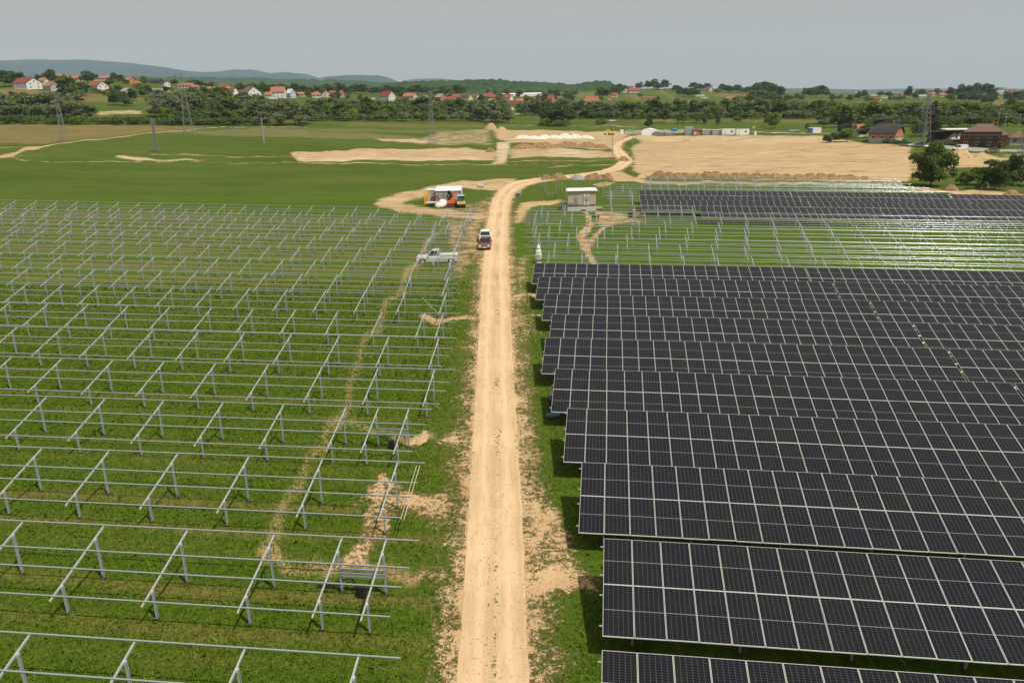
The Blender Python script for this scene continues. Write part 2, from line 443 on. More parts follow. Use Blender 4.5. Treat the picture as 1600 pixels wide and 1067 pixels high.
area('lush', 1, 6, [(930,190),(1060,188),(1200,192),(1180,198),(960,196)])
area('lush', .8, 8, [(0,256),(480,258),(700,262),(640,285),(560,310),(0,300)])
area('lush', .9, 6, [(800,247),(955,250),(900,262),(800,266)])
area('lush', .7, 6, [(850,175),(800,176),(795,188),(840,190)])

TH = R(7.0)
U = Vector((math.cos(TH), -math.sin(TH), 0)); V = Vector((math.sin(TH), math.cos(TH), 0))
def rowp(c, x):     # the point with world x on the row line y + x tan7 = c
    return Vector((x, c - x * math.tan(TH), 0))
# worn brown strips that follow the rows of posts on the left
CL = [20.4, 27.4, 34.5, 41.5, 48.5, 55.7, 62.75, 70.0]
CLF = {8: (722, 432), 9: (724, 410), 10: (728, 390), 11: (734, 373), 12: (738, 359.5), 13: (737, 347.6), 14: (745, 336), 15: (749, 327)}
for k in range(8, 16):
    p = atz(*CLF[k], 2.3 + 0.1); CL.append(p.y + p.x * math.tan(TH))
def xend(k): return -(0.62 * 1) * (CL[k]) - 30
cc = gy + gx * math.tan(TH)
wob = 0.4 * np.sin(gx * 0.35) + 0.3 * np.sin(gx * 0.13 + 1)
rowm = np.zeros(len(gx))
for k, c in enumerate(CL):
    for off in (1.2, 3.7, 5.2):
        d = np.abs(cc - (c - off) + wob * 0.4)
        amp = {1.2: .62, 3.7: .55, 5.2: .2}[off] * (1.0 if k < 3 else .55 if k < 9 else 1.1)
        rowm = np.maximum(rowm, amp * np.exp(-(d / (0.42 + 0.002 * gy)) ** 2))
rowm *= (gx < -3.5) & (gy < 140)
MASK['row'] = np.maximum(MASK['row'], rowm)
m = smooth(1 - np.abs(gy - 128 + gx * .2) / 16) * (gx < -12) * smooth((-gx - 10) / 15) * 0.45
MASK['dirt'] = np.maximum(MASK['dirt'], m * (0.6 + 0.4 * np.sin(cc * 2.0)))
del cc, wob, rowm

NX, NY = len(aa), len(ys)
idx = np.arange(NX * NY).reshape(NY, NX)
fc = np.stack([idx[:-1, :-1], idx[:-1, 1:], idx[1:, 1:], idx[1:, :-1]], -1).reshape(-1, 4)

def dirt_colour(n, p, road=False):
    a = n.noise(p, 0.22, 5, 0.6); b = n.noise(n.mapv(p, (2.2, 0.16, 1)), 1.0, 4, 0.6); c = n.noise(p, 7.0, 4, 0.65)
    col = n.mix(n.ramp(a, 0.3, 0.7), (0.42, 0.275, 0.14), (0.56, 0.385, 0.21))
    col = n.mix(n.math('MULTIPLY', n.ramp(b, 0.45, 0.75), 0.5), col, (0.60, 0.44, 0.27))
    col = n.mix(n.math('MULTIPLY', n.ramp(c, 0.5, 0.85), 0.5), col, (0.28, 0.18, 0.09))
    if road: return n.mix(.25, col, (0.68, 0.525, 0.34)), a, b, c
    q = n.noise(n.mapv(p, (0.3, 1, 1)), 0.045, 5, 0.65)
    col = n.mix(n.math('MULTIPLY', n.ramp(q, 0.42, 0.62), 0.45), col, (0.33, 0.225, 0.11))
    return col, a, b, c
def ground_mat():
    n = NT('meadow_ground'); p = n.pos()
    dist = n.ramp(n.n('ShaderNodeSeparateXYZ', i_Vector=p).outputs[1], 60, 260)
    n.b.inputs['Specular IOR Level'].default_value = 0.1
    dirt, dry, pale = n.attr('m1'); crop, row, lush = n.attr('m2'); track = n.attr('m3')[0]
    big = n.noise(p, 0.03, 4, 0.5); mid = n.noise(n.mapv(p, (0.25, 1.1, 1), -TH), 0.6, 5, 0.6); fine = n.noise(p, 3.2, 5, 0.7); tiny = n.noise(p, 14.0, 3, 0.7)
    g = n.mix(n.ramp(fine, 0.3, 0.7), (0.024, 0.056, 0.002), (0.080, 0.142, 0.005))
    g = n.mix(n.math('MULTIPLY', n.ramp(tiny, 0.42, 0.75), 0.6), g, (0.125, 0.185, 0.012))
    g = n.mix(n.math('MULTIPLY', n.ramp(big, 0.4, 0.65), 0.45), g, (0.09, 0.13, 0.02))
    g = n.mix(n.math('MULTIPLY', n.ramp(mid, 0.5, 0.72), 0.35), g, (0.115, 0.135, 0.02))
    g = n.mix(n.math('MULTIPLY', lush, 0.75), g, n.mix(n.ramp(mid, 0.35, 0.65), (0.042, 0.082, 0.006), (0.080, 0.122, 0.012)))
    farg = n.mix(n.ramp(n.noise(n.mapv(p, (.35, 1, 1), .1), .05, 5, .65), .35, .65), (0.042, 0.072, 0.007), (0.090, 0.112, 0.017))
    farg = n.mix(n.math('MULTIPLY', n.ramp(n.noise(p, .5, 4, .7), .45, .7), .4), farg, (0.024, 0.048, 0.005))
    band = n.noise(n.mapv(p, (.06, 1.0, 1), -.05), .28, 4, .6)
    farg = n.mix(n.math('MULTIPLY', n.ramp(band, .42, .62), .5), farg, (0.092, 0.108, 0.018))
    farg = n.mix(n.math('MULTIPLY', n.ramp(n.noise(n.mapv(p, (.02, .12, 1), .08), 1.0, 3), .48, .66), .5), farg, (0.034, 0.060, 0.007))
    g = n.mix(n.math('MULTIPLY', dist, .75), g, farg)
    g = n.mix(n.math('MULTIPLY', dry, n.ramp(mid, 0.3, 0.6)), g, (0.17, 0.145, 0.07))
    furrow = n.noise(n.mapv(p, (0.05, 1.0, 1), R(4)), 0.9, 3)
    cr = n.mix(n.ramp(furrow, 0.35, 0.65), (0.115, 0.095, 0.030), (0.20, 0.155, 0.055))
    g = n.mix(crop, g, cr)
    far = n.noise(n.mapv(p, (0.3, 1.4, 1)), 0.35, 4, 0.6)
    g = n.mix(n.math('MULTIPLY', row, n.ramp(n.math('ADD', fine, n.math('MULTIPLY', far, 0.6)), 0.55, 0.95)), g, (0.24, 0.145, 0.06))
    dc, a, b, c = dirt_colour(n, p)
    dc = n.mix(n.math('MULTIPLY', row, 0.6), dc, (0.36, 0.24, 0.11))
    dc = n.mix(n.math('MULTIPLY', pale, n.ramp(far, 0.3, 0.6)), dc, (0.62, 0.54, 0.42))
    g = n.mix(n.math('MULTIPLY', track, n.ramp(n.math('ADD', fine, n.noise(p, .8, 3)), .7, 1.05, .35, 1.0)), g, (0.38, 0.27, 0.125))
    dc = n.mix(n.math('MULTIPLY', dist, .55), dc, n.mix(n.ramp(far, .35, .65), (0.29, 0.21, 0.11), (0.44, 0.335, 0.195)))
    nz = n.math('ADD', n.math('MULTIPLY', fine, 0.75), n.math('ADD', n.math('MULTIPLY', n.noise(p, 0.5, 4, 0.6), 0.45), n.math('MULTIPLY', n.noise(p, 9.0, 4, .75), 0.55)))
    v = n.math('ADD', dirt, n.math('MULTIPLY', n.math('SUBTRACT', n.math('ADD', nz, n.math('MULTIPLY', n.math('MULTIPLY', n.math('SUBTRACT', far, .5), dist), 0.8)), 0.90), 2.1))
    msk = n.math('MULTIPLY', n.ramp(v, 0.38, 0.74), n.ramp(dirt, .04, .2))
    col = n.mix(msk, g, dc)
    h = n.math('ADD', n.math('MULTIPLY', fine, 0.7), n.math('MULTIPLY', tiny, 0.3))
    n.bump(n.math('MULTIPLY', h, n.math('SUBTRACT', 1.25, msk)), 0.9, 0.16)
    return n.out(col, 0.95)
def road_mat():
    n = NT('dirt_road'); p = n.pos(); n.b.inputs['Specular IOR Level'].default_value = 0.12
    road = True
    uv = n.n('ShaderNodeUVMap').outputs[0]
    sp = n.n('ShaderNodeSeparateXYZ'); n.set(sp.inputs[0], uv); u, v = sp.outputs[0], sp.outputs[1]
    dc, a, b, c = dirt_colour(n, p, True)
    wob = n.math('MULTIPLY', n.math('SUBTRACT', n.noise(p, 0.12, 2), 0.5), 0.12)
    uu = n.math('ADD', u, wob)
    def band(c0, w0): return n.ramp(n.math('ABSOLUTE', n.math('SUBTRACT', uu, c0)), 0.0, w0, 1.0, 0.0)
    ruts = n.math('MAXIMUM', band(0.27, 0.13), band(0.73, 0.13))
    col = n.mix(n.math('MULTIPLY', ruts, 0.55), dc, (0.68, 0.49, 0.285))
    # tyre tread print: short bars across the wheel ways
    tr = n.n('ShaderNodeTexWave', wave_type='BANDS', bands_direction='Y'); n.set(tr.inputs['Vector'], n.mapv(p, (0.0, 1, 1))); tr.inputs['Scale'].default_value = 1.9; tr.inputs['Distortion'].default_value = 2.5; tr.inputs['Detail Scale'].default_value = 2.0
    tm = n.math('MULTIPLY', n.math('MULTIPLY', n.math('MAXIMUM', band(0.47, 0.07), band(0.93, 0.06)), n.ramp(n.noise(p, 0.1, 2), 0.3, 0.5)), tr.outputs[1])
    col = n.mix(n.math('MULTIPLY', tm, 0.42), col, (0.30, 0.2, 0.11))
    ripple = n.noise(n.mapv(p, (5.0, .5, 1), .03), 1.0, 4, .7)
    col = n.mix(n.math('MULTIPLY', n.ramp(ripple, .46, .7), .5), col, (0.40, 0.28, 0.16))
    col = n.mix(n.math('MULTIPLY', n.ramp(n.noise(p, .8, 5, .7), .55, .75), .3), col, (0.42, 0.30, 0.17))
    near = n.math('MULTIPLY', n.ramp(v, 48, 70, 1, 0), n.math('MAXIMUM', band(0.52, 0.10), n.math('MULTIPLY', band(.4, .05), .8)))
    # weeds between the wheel ways
    wd = n.math('MULTIPLY', n.math('MAXIMUM', band(0.56, 0.22), n.math('MULTIPLY', n.math('MAXIMUM', band(0.0, 0.12), band(1.0, .14)), 0.95)), n.ramp(n.noise(p, 0.09, 3), 0.38, 0.60))
    wd = n.math('MAXIMUM', wd, near)
    spots = n.ramp(n.math('ADD', n.noise(p, 4.5, 4, 0.7), n.math('MULTIPLY', wd, 0.22)), 0.70, 0.80)
    col = n.mix(n.math('MULTIPLY', spots, n.ramp(wd, 0.05, 0.5)), col, (0.10, 0.13, 0.03))
    peb = n.noise(p, 22.0, 3, 0.7)
    n.bump(n.math('ADD', n.math('MULTIPLY', c, 0.6), n.math('ADD', n.math('MULTIPLY', peb, 0.3), n.math('MULTIPLY', tm, 0.3))), 0.6, 0.06)
    return n.out(col, 0.95)
GROUND = ground_mat()
gme = npmesh('ground', np.stack([gx, gy, gzv], 1), fc, GROUND)
gme.polygons.foreach_set('use_smooth', np.ones(len(fc), bool))
for nm, ks in (('m1', ('dirt', 'dry', 'pale')), ('m2', ('crop', 'row', 'lush')), ('m3', ('track', 'unused', 'unused2'))):
    at_ = gme.attributes.new(nm, 'FLOAT_COLOR', 'POINT')
    at_.data.foreach_set('color', np.ascontiguousarray(np.stack([MASK[k] for k in ks] + [np.ones(len(gx))], 1), np.float32).ravel())
go = link('ground', gme); tag(go, kind='structure')

# the road sheet
def resample(P, n):
    P = np.array(P); d = np.r_[0, np.cumsum(np.hypot(*np.diff(P, axis=0).T))]
    t = np.linspace(0, d[-1], n); return np.stack([np.interp(t, d, P[:, 0]), np.interp(t, d, P[:, 1])], 1)
# pair the two edges vertex by vertex, then densify
A_, B_ = np.array(RL), np.array(RR)
mid_ = (A_ + B_) / 2
dd = np.r_[0, np.cumsum(np.hypot(*np.diff(mid_, axis=0).T))]
tt = np.linspace(0, dd[-1], 420); TOFF = 45.0
from numpy import interp
def smt(q):
    k = np.ones(9) / 9
    return np.convolve(np.r_[[q[0]] * 4, q, [q[-1]] * 4], k, 'valid')
Ax, Ay, Bx, By = [smt(interp(tt, dd, q)) for q in (A_[:, 0], A_[:, 1], B_[:, 0], B_[:, 1])]
ncr = 9
us = np.linspace(0, 1, ncr)
jl = 0.03 * np.sin(tt * 2.3); jr = 0.03 * np.sin(tt * 1.7 + 2)
rv = []
for q, uq in enumerate(us):
    fq = .07 + .86 * uq; x_ = Ax + (Bx - Ax) * fq; y_ = Ay + (By - Ay) * fq
    x_ = x_ + (jl if q == 0 else jr if q == ncr - 1 else 0)
    z_ = hz(x_, y_) + 0.02 + 0.00012 * y_ - 0.03 * np.exp(-((uq - 0.27) / 0.08) ** 2) * 0.2
    rv.append(np.stack([x_, y_, z_], 1))
rv = np.stack(rv, 1)          # (420, ncr, 3)
ridx = np.arange(420 * ncr).reshape(420, ncr)
rf = np.stack([ridx[:-1, :-1], ridx[:-1, 1:], ridx[1:, 1:], ridx[1:, :-1]], -1).reshape(-1, 4)
ROADM = road_mat()
rme = npmesh('dirt_road', rv.reshape(-1, 3), rf, ROADM)
rme.polygons.foreach_set('use_smooth', np.ones(len(rf), bool))
uvl = rme.uv_layers.new(name='UVMap')
uvv = np.stack([np.tile(us, 420), np.repeat(tt, ncr)], 1)[rf.ravel()]
uvl.data.foreach_set('uv', np.ascontiguousarray(uvv, np.float32).ravel())
tag(link('dirt_road', rme), kind='structure')

def gmask(ch, x, y):
    """value of a ground mask at a point (nearest vertex)"""
    x = np.asarray(x); y = np.asarray(y)
    j = np.clip(np.searchsorted(ys, y), 1, NY - 1); j = np.where(np.abs(ys[j - 1] - y) < np.abs(ys[j] - y), j - 1, j)
    a = x / np.maximum(y, 18); i = np.clip(np.searchsorted(aa, a), 1, NX - 1); i = np.where(np.abs(aa[i - 1] - a) < np.abs(aa[i] - a), i - 1, i)
    return MASK[ch].reshape(NY, NX)[j, i]

# ------------------------------------------------------------------ mounting racks and solar tables
TILT = R(16.4); SN, CS = math.sin(TILT), math.cos(TILT)
def at_h(px, py, h):
    """point at height h over the terrain seen in direction px, py"""
    z = h
    for _ in range(12):
        p = atz(px, py, z); z = z * 0.4 + (gz(p.x, p.y) + h) * 0.6
    return p
def slope_pt(t, z0, dz=0.0): return (0, -t * CS - dz * SN * 0, z0 - t * SN + dz)
Z0 = 2.18
def make_rafter_mesh():
    b = MB()
    p = Vector((0, 0.06, Z0 + 0.017)); q = Vector((0, -3.93 * CS, Z0 - 3.93 * SN))
    b.beam(p, q, 0.055, 0.085)
    b.cur = 1
    b.beam(q, q + (q - p).normalized() * 0.035, 0.062, 0.092)
    return b.mesh('rafter', [GALVR, CAPM])
def make_post_mesh(h, name):
    b = MB()
    b.box((0, 0, h / 2 - 0.15), (0.012, 0.11, h + 0.3)); 
    b.box((0.03, 0.055, h / 2 - 0.15), (0.06, 0.008, h + 0.3)); b.box((0.03, -0.055, h / 2 - 0.15), (0.06, 0.008, h + 0.3))
    b.box((0.055, 0.042, h / 2 - 0.15), (0.008, 0.03, h + 0.3)); b.box((0.055, -0.042, h / 2 - 0.15), (0.008, 0.03, h + 0.3))
    b.cur = 1; b.box((0, 0, h - 0.02), (0.075, 0.135, 0.12))
    b.cur = 2; b.tube((0, 0, -0.05), (0, 0, 0.045), 0.13, 8)
    return b.mesh(name, [GALVD, ALU, M_('damp_soil', (0.07, 0.05, 0.03), 0.95)])
RAFT = make_rafter_mesh()
POST_R = make_post_mesh(Z0 - 0.77 * SN, 'rear_post'); POST_F = make_post_mesh(Z0 - 3.216 * SN, 'front_post')
PT = (0.03, 1.45, 2.40, 3.76)
def purlin_mesh(L):
    b = MB()
    pr = [(.027, -.030), (.027, .024), (.02, .030)] + [(-.005 - .022 * math.sin(a), .008 + .022 * math.cos(a)) for a in np.linspace(0, 1.57, 9)] + [(-.027, -.030)]
    pr = [(y_ * CS + z_ * -SN, z_ * CS + y_ * SN) for y_, z_ in pr]
    b.prism(pr, 0, L, 'x')
    me = b.mesh('purlin', GALV)
    me.polygons.foreach_set('use_smooth', [True] * len(me.polygons)); me.set_sharp_from_angle(angle=R(24))
    return me
def rack_root(name, c, xa, xb, **kw):
    p, q = rowp(c, xa), rowp(c, xb)
    p.z, q.z = gz(p.x, p.y - 2), gz(q.x, q.y - 2)
    L = math.hypot(q.x - p.x, q.y - p.y)
    o = empty(name, p, 0, **kw); o.rotation_euler = (0, -math.atan2(q.z - p.z, L), -TH)
    return o, L
RAFT_EXTRA = {1: (3.35, 6.34), 3: (3.3, 5.3), 6: (3.1, 6.9), 10: (3.4, 5.4), 13: (3.4, 5.4)}
def fill_rack(root, L, d0, first, from_right, extra=(), ends=(0, 0, 0, 0)):
    """purlins over 0..L, rafters and posts; first = distance of first rafter from its end"""
    ds = [first] + list(extra)
    while ds[-1] < L - 4.2: ds.append(ds[-1] + 3.93 + 0.05 * math.sin(len(ds)))
    if L > 6: ds.append(L - 0.6) if L - ds[-1] > 2 else None
    pm = purlin_mesh(L)
    for t, e in zip(PT, ends):
        link('purlin', pm, root, (e, -t * CS, Z0 - t * SN + 0.078))
    for d in ds:
        x = L - d if from_right else d
        link('rafter', RAFT, root, (x, 0, 0))
        link('post', POST_R, root, (x + 0.04, -0.77 * CS, 0)); link('post', POST_F, root, (x + 0.04, -3.216 * CS, 0))
ORD = ['nearest', 'second', 'third', 'fourth', 'fifth', 'sixth', 'seventh', 'eighth', 'ninth', 'tenth', 'eleventh', 'twelfth', 'thirteenth', 'fourteenth', 'fifteenth', 'farthest']
LEND = [-3.91, -4.06, -4.56, -4.85, -3.93, -4.26, -4.46, -4.77]
for k, c in enumerate(CL):
    if k < 8: xb = LEND[k]
    else: xb = atz(*CLF[k], 2.3).x
    xa = -0.70 * c / (1 - 0.70 * math.tan(TH)) * (1 - 0.02) - 3
    o, L = rack_root('mounting_rack', c, xa, xb, label='bare galvanised rack left of the dirt road, %s row from the camera' % ORD[k],
                     cat='mounting rack', group='empty mounting racks on the left field')
    fill_rack(o, L, 0, 1.44, True, RAFT_EXTRA.get(k, ()), (0, -.1, -.2, -.35))
    if k in (0,): pass

# ---- the solar panel
def panel_glass():
    n = NT('solar_cells'); uv = n.n('ShaderNodeUVMap').outputs[0]
    sp = n.n('ShaderNodeSeparateXYZ'); n.set(sp.inputs[0], uv); u, v = sp.outputs[0], sp.outputs[1]
    def lines(x, cnt, wd):
        f = n.math('FRACT', n.math('MULTIPLY', x, cnt)); d = n.math('MINIMUM', f, n.math('SUBTRACT', 1.0, f))
        return n.math('LESS_THAN', d, wd)
    cols = lines(u, 6.0, 0.030); rows_ = lines(v, 24.0, 0.030)
    mid = n.math('LESS_THAN', n.math('ABSOLUTE', n.math('SUBTRACT', v, 0.5)), 0.0045)
    bus = lines(n.math('ADD', u, 0.004), 54.0, 0.10)
    rnd = n.n('ShaderNodeObjectInfo').outputs['Random']
    cell = n.mix(rnd, (0.0045, 0.0062, 0.0105), (0.0070, 0.0070, 0.0085))
    col = n.mix(n.math('MULTIPLY', bus, 0.06), cell, (0.20, 0.2, 0.2))
    col = n.mix(n.math('MULTIPLY', n.math('MAXIMUM', cols, rows_), 0.34), col, (0.22, 0.22, 0.22))
    col = n.mix(mid, col, (0.26, 0.26, 0.26))
    dust = n.noise(n.pos(), 1.3, 4)
    col = n.mix(n.math('MULTIPLY', n.ramp(dust, 0.4, 0.8), 0.008), col, (0.4, 0.34, 0.26))
    n.b.inputs['Specular IOR Level'].default_value = 0.14
    return n.out(col, 0.16)
CELLS = panel_glass()
PW, PL = 1.134, 2.279
def panel_mesh():
    me = bpy.data.meshes.new('solar_panel')
    def P(x, t, n): return (x, -t * CS + n * SN * 1, -t * SN + n * CS)
    fr = 0.015; th = 0.035
    vs, fs, mi, uvs = [], [], [], []
    def quad(ps, m, uv=((0, 0),) * 4):
        b = len(vs); vs.extend(ps); fs.append((b, b + 1, b + 2, b + 3)); mi.append(m); uvs.extend(uv)
    A, B, C, D = (0, PL), (PW, PL), (PW, 0), (0, 0)
    a, b, c, d = (fr, PL - fr), (PW - fr, PL - fr), (PW - fr, fr), (fr, fr)
    quad([P(*a, th - .003), P(*b, th - .003), P(*c, th - .003), P(*d, th - .003)], 0, ((0, 0), (1, 0), (1, 1), (0, 1)))
    for (o1, o2, i2, i1) in ((A, B, b, a), (B, C, c, b), (C, D, d, c), (D, A, a, d)):
        quad([P(*o1, th), P(*o2, th), P(*i2, th), P(*i1, th)], 1)
        quad([P(*o1, 0), P(*o2, 0), P(*o2, th), P(*o1, th)], 1)
    quad([P(*D, 0.002), P(*C, 0.002), P(*B, 0.002), P(*A, 0.002)], 2)
    me.from_pydata(vs, [], fs); 
    for m in (CELLS, ALU, M_('white_backsheet', (0.55, 0.55, 0.55), 0.6)): me.materials.append(m)
    me.polygons.foreach_set('material_index', mi)
    ul = me.uv_layers.new(name='UVMap'); ul.data.foreach_set('uv', np.array(uvs, np.float32).ravel())
    return me
PANEL = panel_mesh()
def solar_table(c_panel, x0, cols, label, group, lead=0.13):
    c = c_panel - 0.34 * CS
    Lw = cols * 1.154
    xa = x0 - lead * math.cos(TH); xb = x0 + (Lw + lead) * math.cos(TH)
    o, L = rack_root('solar_table', c, xa, xb, label=label, cat='solar table', group=group)
    fill_rack(o, L, 0, 1.2, False)
    for i in range(cols):
        for j in range(2):
            t = -0.34 + j * (PL + 0.02)
            link('solar_panel', PANEL, o, (lead + i * 1.154, -t * CS, Z0 - t * SN + 0.122), (rng.normal(0, .003), rng.normal(0, .003), 0))
    return o
RP = [(2.67, 20.85), (3.54, 27.54), (3.29, 34.49), (3.1, 41.52), (2.82, 48.47), (2.52, 55.46), (3.38, 62.12), (3.15, 69.22), (2.85, 76.52), (2.68, 83.32)]
for k, (x0, y0) in enumerate(RP):
    c = y0 + x0 * math.tan(TH)
    xmax = 0.72 * c / (1 + 0.72 * math.tan(TH)) + 2
    n1 = min(25, int((xmax - x0) / 1.145) + 1)
    w_ = 'nearest' if k == 0 else 'farthest' if k == 9 else ORD[k]
    solar_table(c, x0, n1, 'solar table with its left end beside the dirt road, %s row from the camera' % w_, 'solar tables right of the road')
    x1 = x0 + (25 * 1.154 + 0.15) * math.cos(TH)
    if x1 < xmax:
        n2 = min(25, int((xmax - x1) / 1.145) + 1)
        solar_table(c, x1, n2, 'solar table right of the narrow gap, %s row from the camera' % w_, 'solar tables right of the road', 0.2)
# bare racks of the middle field
MIDL = {10: (838, 394), 11: (826, 378), 12: (826, 363.5), 13: (822, 352), 14: (820, 342), 15: (824, 329.5), 16: (834, 320.5)}
CM = {}
for k, (a, b) in MIDL.items():
    p = at_h(a, b, 2.28); c = p.y + p.x * math.tan(TH); CM[k] = c
    xmax = 0.72 * c / (1 + 0.72 * math.tan(TH)) + 3
    if k == 16: xmax = at_h(1092, 323, 2.37).x - 0.3
    o, L = rack_root('mounting_rack', c, p.x, xmax, label='bare rack between the two blocks of panels, %s row from the front' % ORD[k - 10], cat='mounting rack',
                     group='empty mounting racks right of the road')
    fill_rack(o, L, 0, 1.5, False, (3.4,) if k % 2 else (), (0, -.1, .2, -.4))
# the far block of panels
FARP = [(1092, 323, 'nearest'), (1000.7, 312.8, 'second'), (998.5, 305.7, 'third'), (997.8, 298, 'farthest')]
for a, b, w_ in FARP:
    p = at_h(a, b, 2.37); c = p.y + p.x * math.tan(TH)
    xmax = 0.73 * c / (1 + 0.73 * math.tan(TH)) + 2
    x = p.x; q = 0
    gaps = 75 if w_ != 'nearest' else 84
    while x < xmax and q < 4:
        n1 = min(25, int((xmax - x) / 1.145) + 1)
        solar_table(c, x, n1, 'table of panels in the far block, %s row, %s from the left' % (w_, ['first', 'second', 'third', 'fourth'][q]), 'solar tables of the far block', 0.1)
        x += (n1 * 1.154 + (0.45 if q else 0.2)) * math.cos(TH); q += 1
    if w_ in ('third', 'farthest'):
        o, L = rack_root('mounting_rack', c - .33, p.x - 6.2, p.x - 0.3, label='short bare rack joined to the left end of the %s far panel row' % w_, cat='mounting rack', group='empty mounting racks right of the road')
        fill_rack(o, L, 0, 0.9, False)
for i, (a, b, e, f_) in enumerate([(942,294,1505,304), (962,288,1472,297.5), (1003,283,1444,292), (1005,279,1420,286), (1006,274.5,1412,281)]):
    p = at_h(a, b, 2.28); c = p.y + p.x * math.tan(TH)
    q = at_h(e, f_, 2.28)
    o, L = rack_root('mounting_rack', c, p.x, q.x, label='bare rack behind the far block of panels, %s row of five' % ['nearest', 'second', 'third', 'fourth', 'farthest'][i], cat='mounting rack', group='empty mounting racks right of the road')
    fill_rack(o, L, 0, 1.5, False)
# lone posts driven into the grass round the transformer station
PM = make_post_mesh(2.45, 'steel_post')
for a, b in [(842.5,288),(847,294.3),(851.3,301.8),(855,309.2),(858.7,284.8),(867.7,291),(868.8,310),(873,294.3),(878.4,302.8),(884.2,310.3),(864,287),(891,283.7),(893.8,288),(900,288),(914.5,284.8),(920.3,288.5),(927,289),(938.4,283.7),(945.5,290),(942,310.3),(934,301.8),(953.3,297.5),(971.3,310.3),(980,297),(988,285)]:
    p = at(a, b); tag(link('steel_post', PM, None, p, (rng.normal(0, .01), rng.normal(0, .01), -TH)), 'lone steel post driven into the grass around the transformer station', 'post', 'posts without rails')

# ------------------------------------------------------------------ hills
def ridge(name, prof, depth, zbase, half, mat, dx, bump=0.0, crowns=0, kind='structure', label=None, endfade=0.0):
    """a long hill whose crest is seen along prof; real cross-section, lying at the given distance"""
    px = np.array([p[0] for p in prof], float); py = np.array([p[1] for p in prof], float)
    X = []; Z = []
    for a, b in zip(np.linspace(px[0], px[-1], 500), np.interp(np.linspace(px[0], px[-1], 500), px, py)):
        r_ = ray(a, b); t = depth / r_[1]; X.append(r_[0] * t); Z.append(H + r_[2] * t)
    X = np.array(X); Z = np.array(Z)
    xs = np.arange(X[0], X[-1], dx); zr = np.interp(xs, X, Z)
    zr = np.convolve(np.pad(zr, 1, 'edge'), np.ones(3) / 3, 'valid') if dx < 60 else zr
    e = np.clip(np.minimum(xs - xs[0], xs[-1] - xs) / (endfade + 1e-6), 0, 1) if endfade else 1
    ny = int(2 * half / (dx * 1.2)) + 3
    ts = np.linspace(-1, 1, ny)
    prof_t = np.where(ts < 0, 1 - np.abs(ts) ** 1.6, 1 - np.abs(ts) ** 1.6)
    GXX, TT = np.meshgrid(xs, ts)
    zz = zbase + (zr * 1 - zbase)[None] * prof_t[:, None] * e
    YY = depth + TT * half
    if bump:
        g = np.zeros_like(zz)
        for sc, am in ((half * .7, 1), (half * .3, .5), (half * .13, .25), (half * .06, .12)):
            ph = rng.random(4) * 6.28; an = rng.random(3) * 3.14
            g += am * sum(np.sin((GXX * math.cos(q) + YY * math.sin(q)) / sc * 6.28 + f_) for q, f_ in zip(an, ph)) / 3
        zz += bump * g * (1 - np.abs(TT) ** 2) * np.where(np.abs(TT) < .08, .15, 1)
    if crowns:
        # tree crowns standing up out of the canopy
        ncell = crowns
        cz = np.full(zz.shape, -1.0)
        n_ = int((xs[-1] - xs[0]) * 2 * half / (ncell * ncell * .55))
        cx_, cy_ = rng.uniform(xs[0], xs[-1], n_), rng.uniform(depth - half, depth + half * .5, n_)
        ddx, ddy = xs[1] - xs[0], 2 * half / (ny - 1)
        for a, b in zip(cx_, cy_):
            r_ = ncell * rng.uniform(.55, 1.0); i0, i1 = int((a - r_ - xs[0]) / ddx), int((a + r_ - xs[0]) / ddx) + 2
            j0, j1 = int((b - r_ - depth + half) / ddy), int((b + r_ - depth + half) / ddy) + 2
            i0, j0 = max(i0, 0), max(j0, 0)
            sx, sy = GXX[j0:j1, i0:i1], YY[j0:j1, i0:i1]
            hh = np.sqrt(np.clip(1 - ((sx - a) ** 2 + (sy - b) ** 2) / r_ ** 2, 0, 1)) * r_ * rng.uniform(.7, 1.3)
            cz[j0:j1, i0:i1] = np.maximum(cz[j0:j1, i0:i1], hh)
        zz += np.clip(cz, 0, None) - ncell * .8 + rng.normal(0, .5, zz.shape)
    nx = len(xs); ii = np.arange(nx * ny).reshape(ny, nx)
    f_ = np.stack([ii[:-1, :-1], ii[:-1, 1:], ii[1:, 1:], ii[1:, :-1]], -1).reshape(-1, 4)
    me = npmesh(name, np.stack([GXX.ravel(), YY.ravel(), zz.ravel()], 1), f_, mat)
    if not crowns: me.polygons.foreach_set('use_smooth', np.ones(len(f_), bool))
    return tag(link(name, me), label=label, kind=kind)
def wood_mat(name, c1, c2, c3, s1, s2):
    n = NT(name); p = n.pos()
    col = n.mix(n.ramp(n.noise(p, s1, 4), .35, .65), c1, c2)
    col = n.mix(n.ramp(n.noise(p, s2, 3, .7), .5, .75), col, c3)
    n.b.inputs['Specular IOR Level'].default_value = 0.05
    return n.out(col, 1.0)
HILLM = wood_mat('hill_forest', (0.006, 0.024, 0.026), (0.013, 0.038, 0.036), (0.009, 0.03, 0.026), .0012, .006)
WOODM = wood_mat('woodland', (0.020, 0.042, 0.014), (0.034, 0.062, 0.018), (0.05, 0.082, 0.025), .012, .09)
ridge('hills', [(-500,104),(-250,92),(-120,97),(-40,96),(0,95),(25,95),(54,93),(80,94),(110,93.5),(135,93),(160,95),(180,97),(200,97.5),(220,101),(240,103),(260,107),(280,110),(300,113),(320,115.5),(340,115.5),(355,112.5),(370,111),(382,109),(395,112),(412,116),(430,115),(448,112.5),(465,115),(480,120),(492,124),(500,124.5),(512,124),(530,119),(548,117),(570,117.5),(585,118.5),(600,119),(612,123),(625,130),(640,140)], 9500, 0, 2600, HILLM, 55, 26)
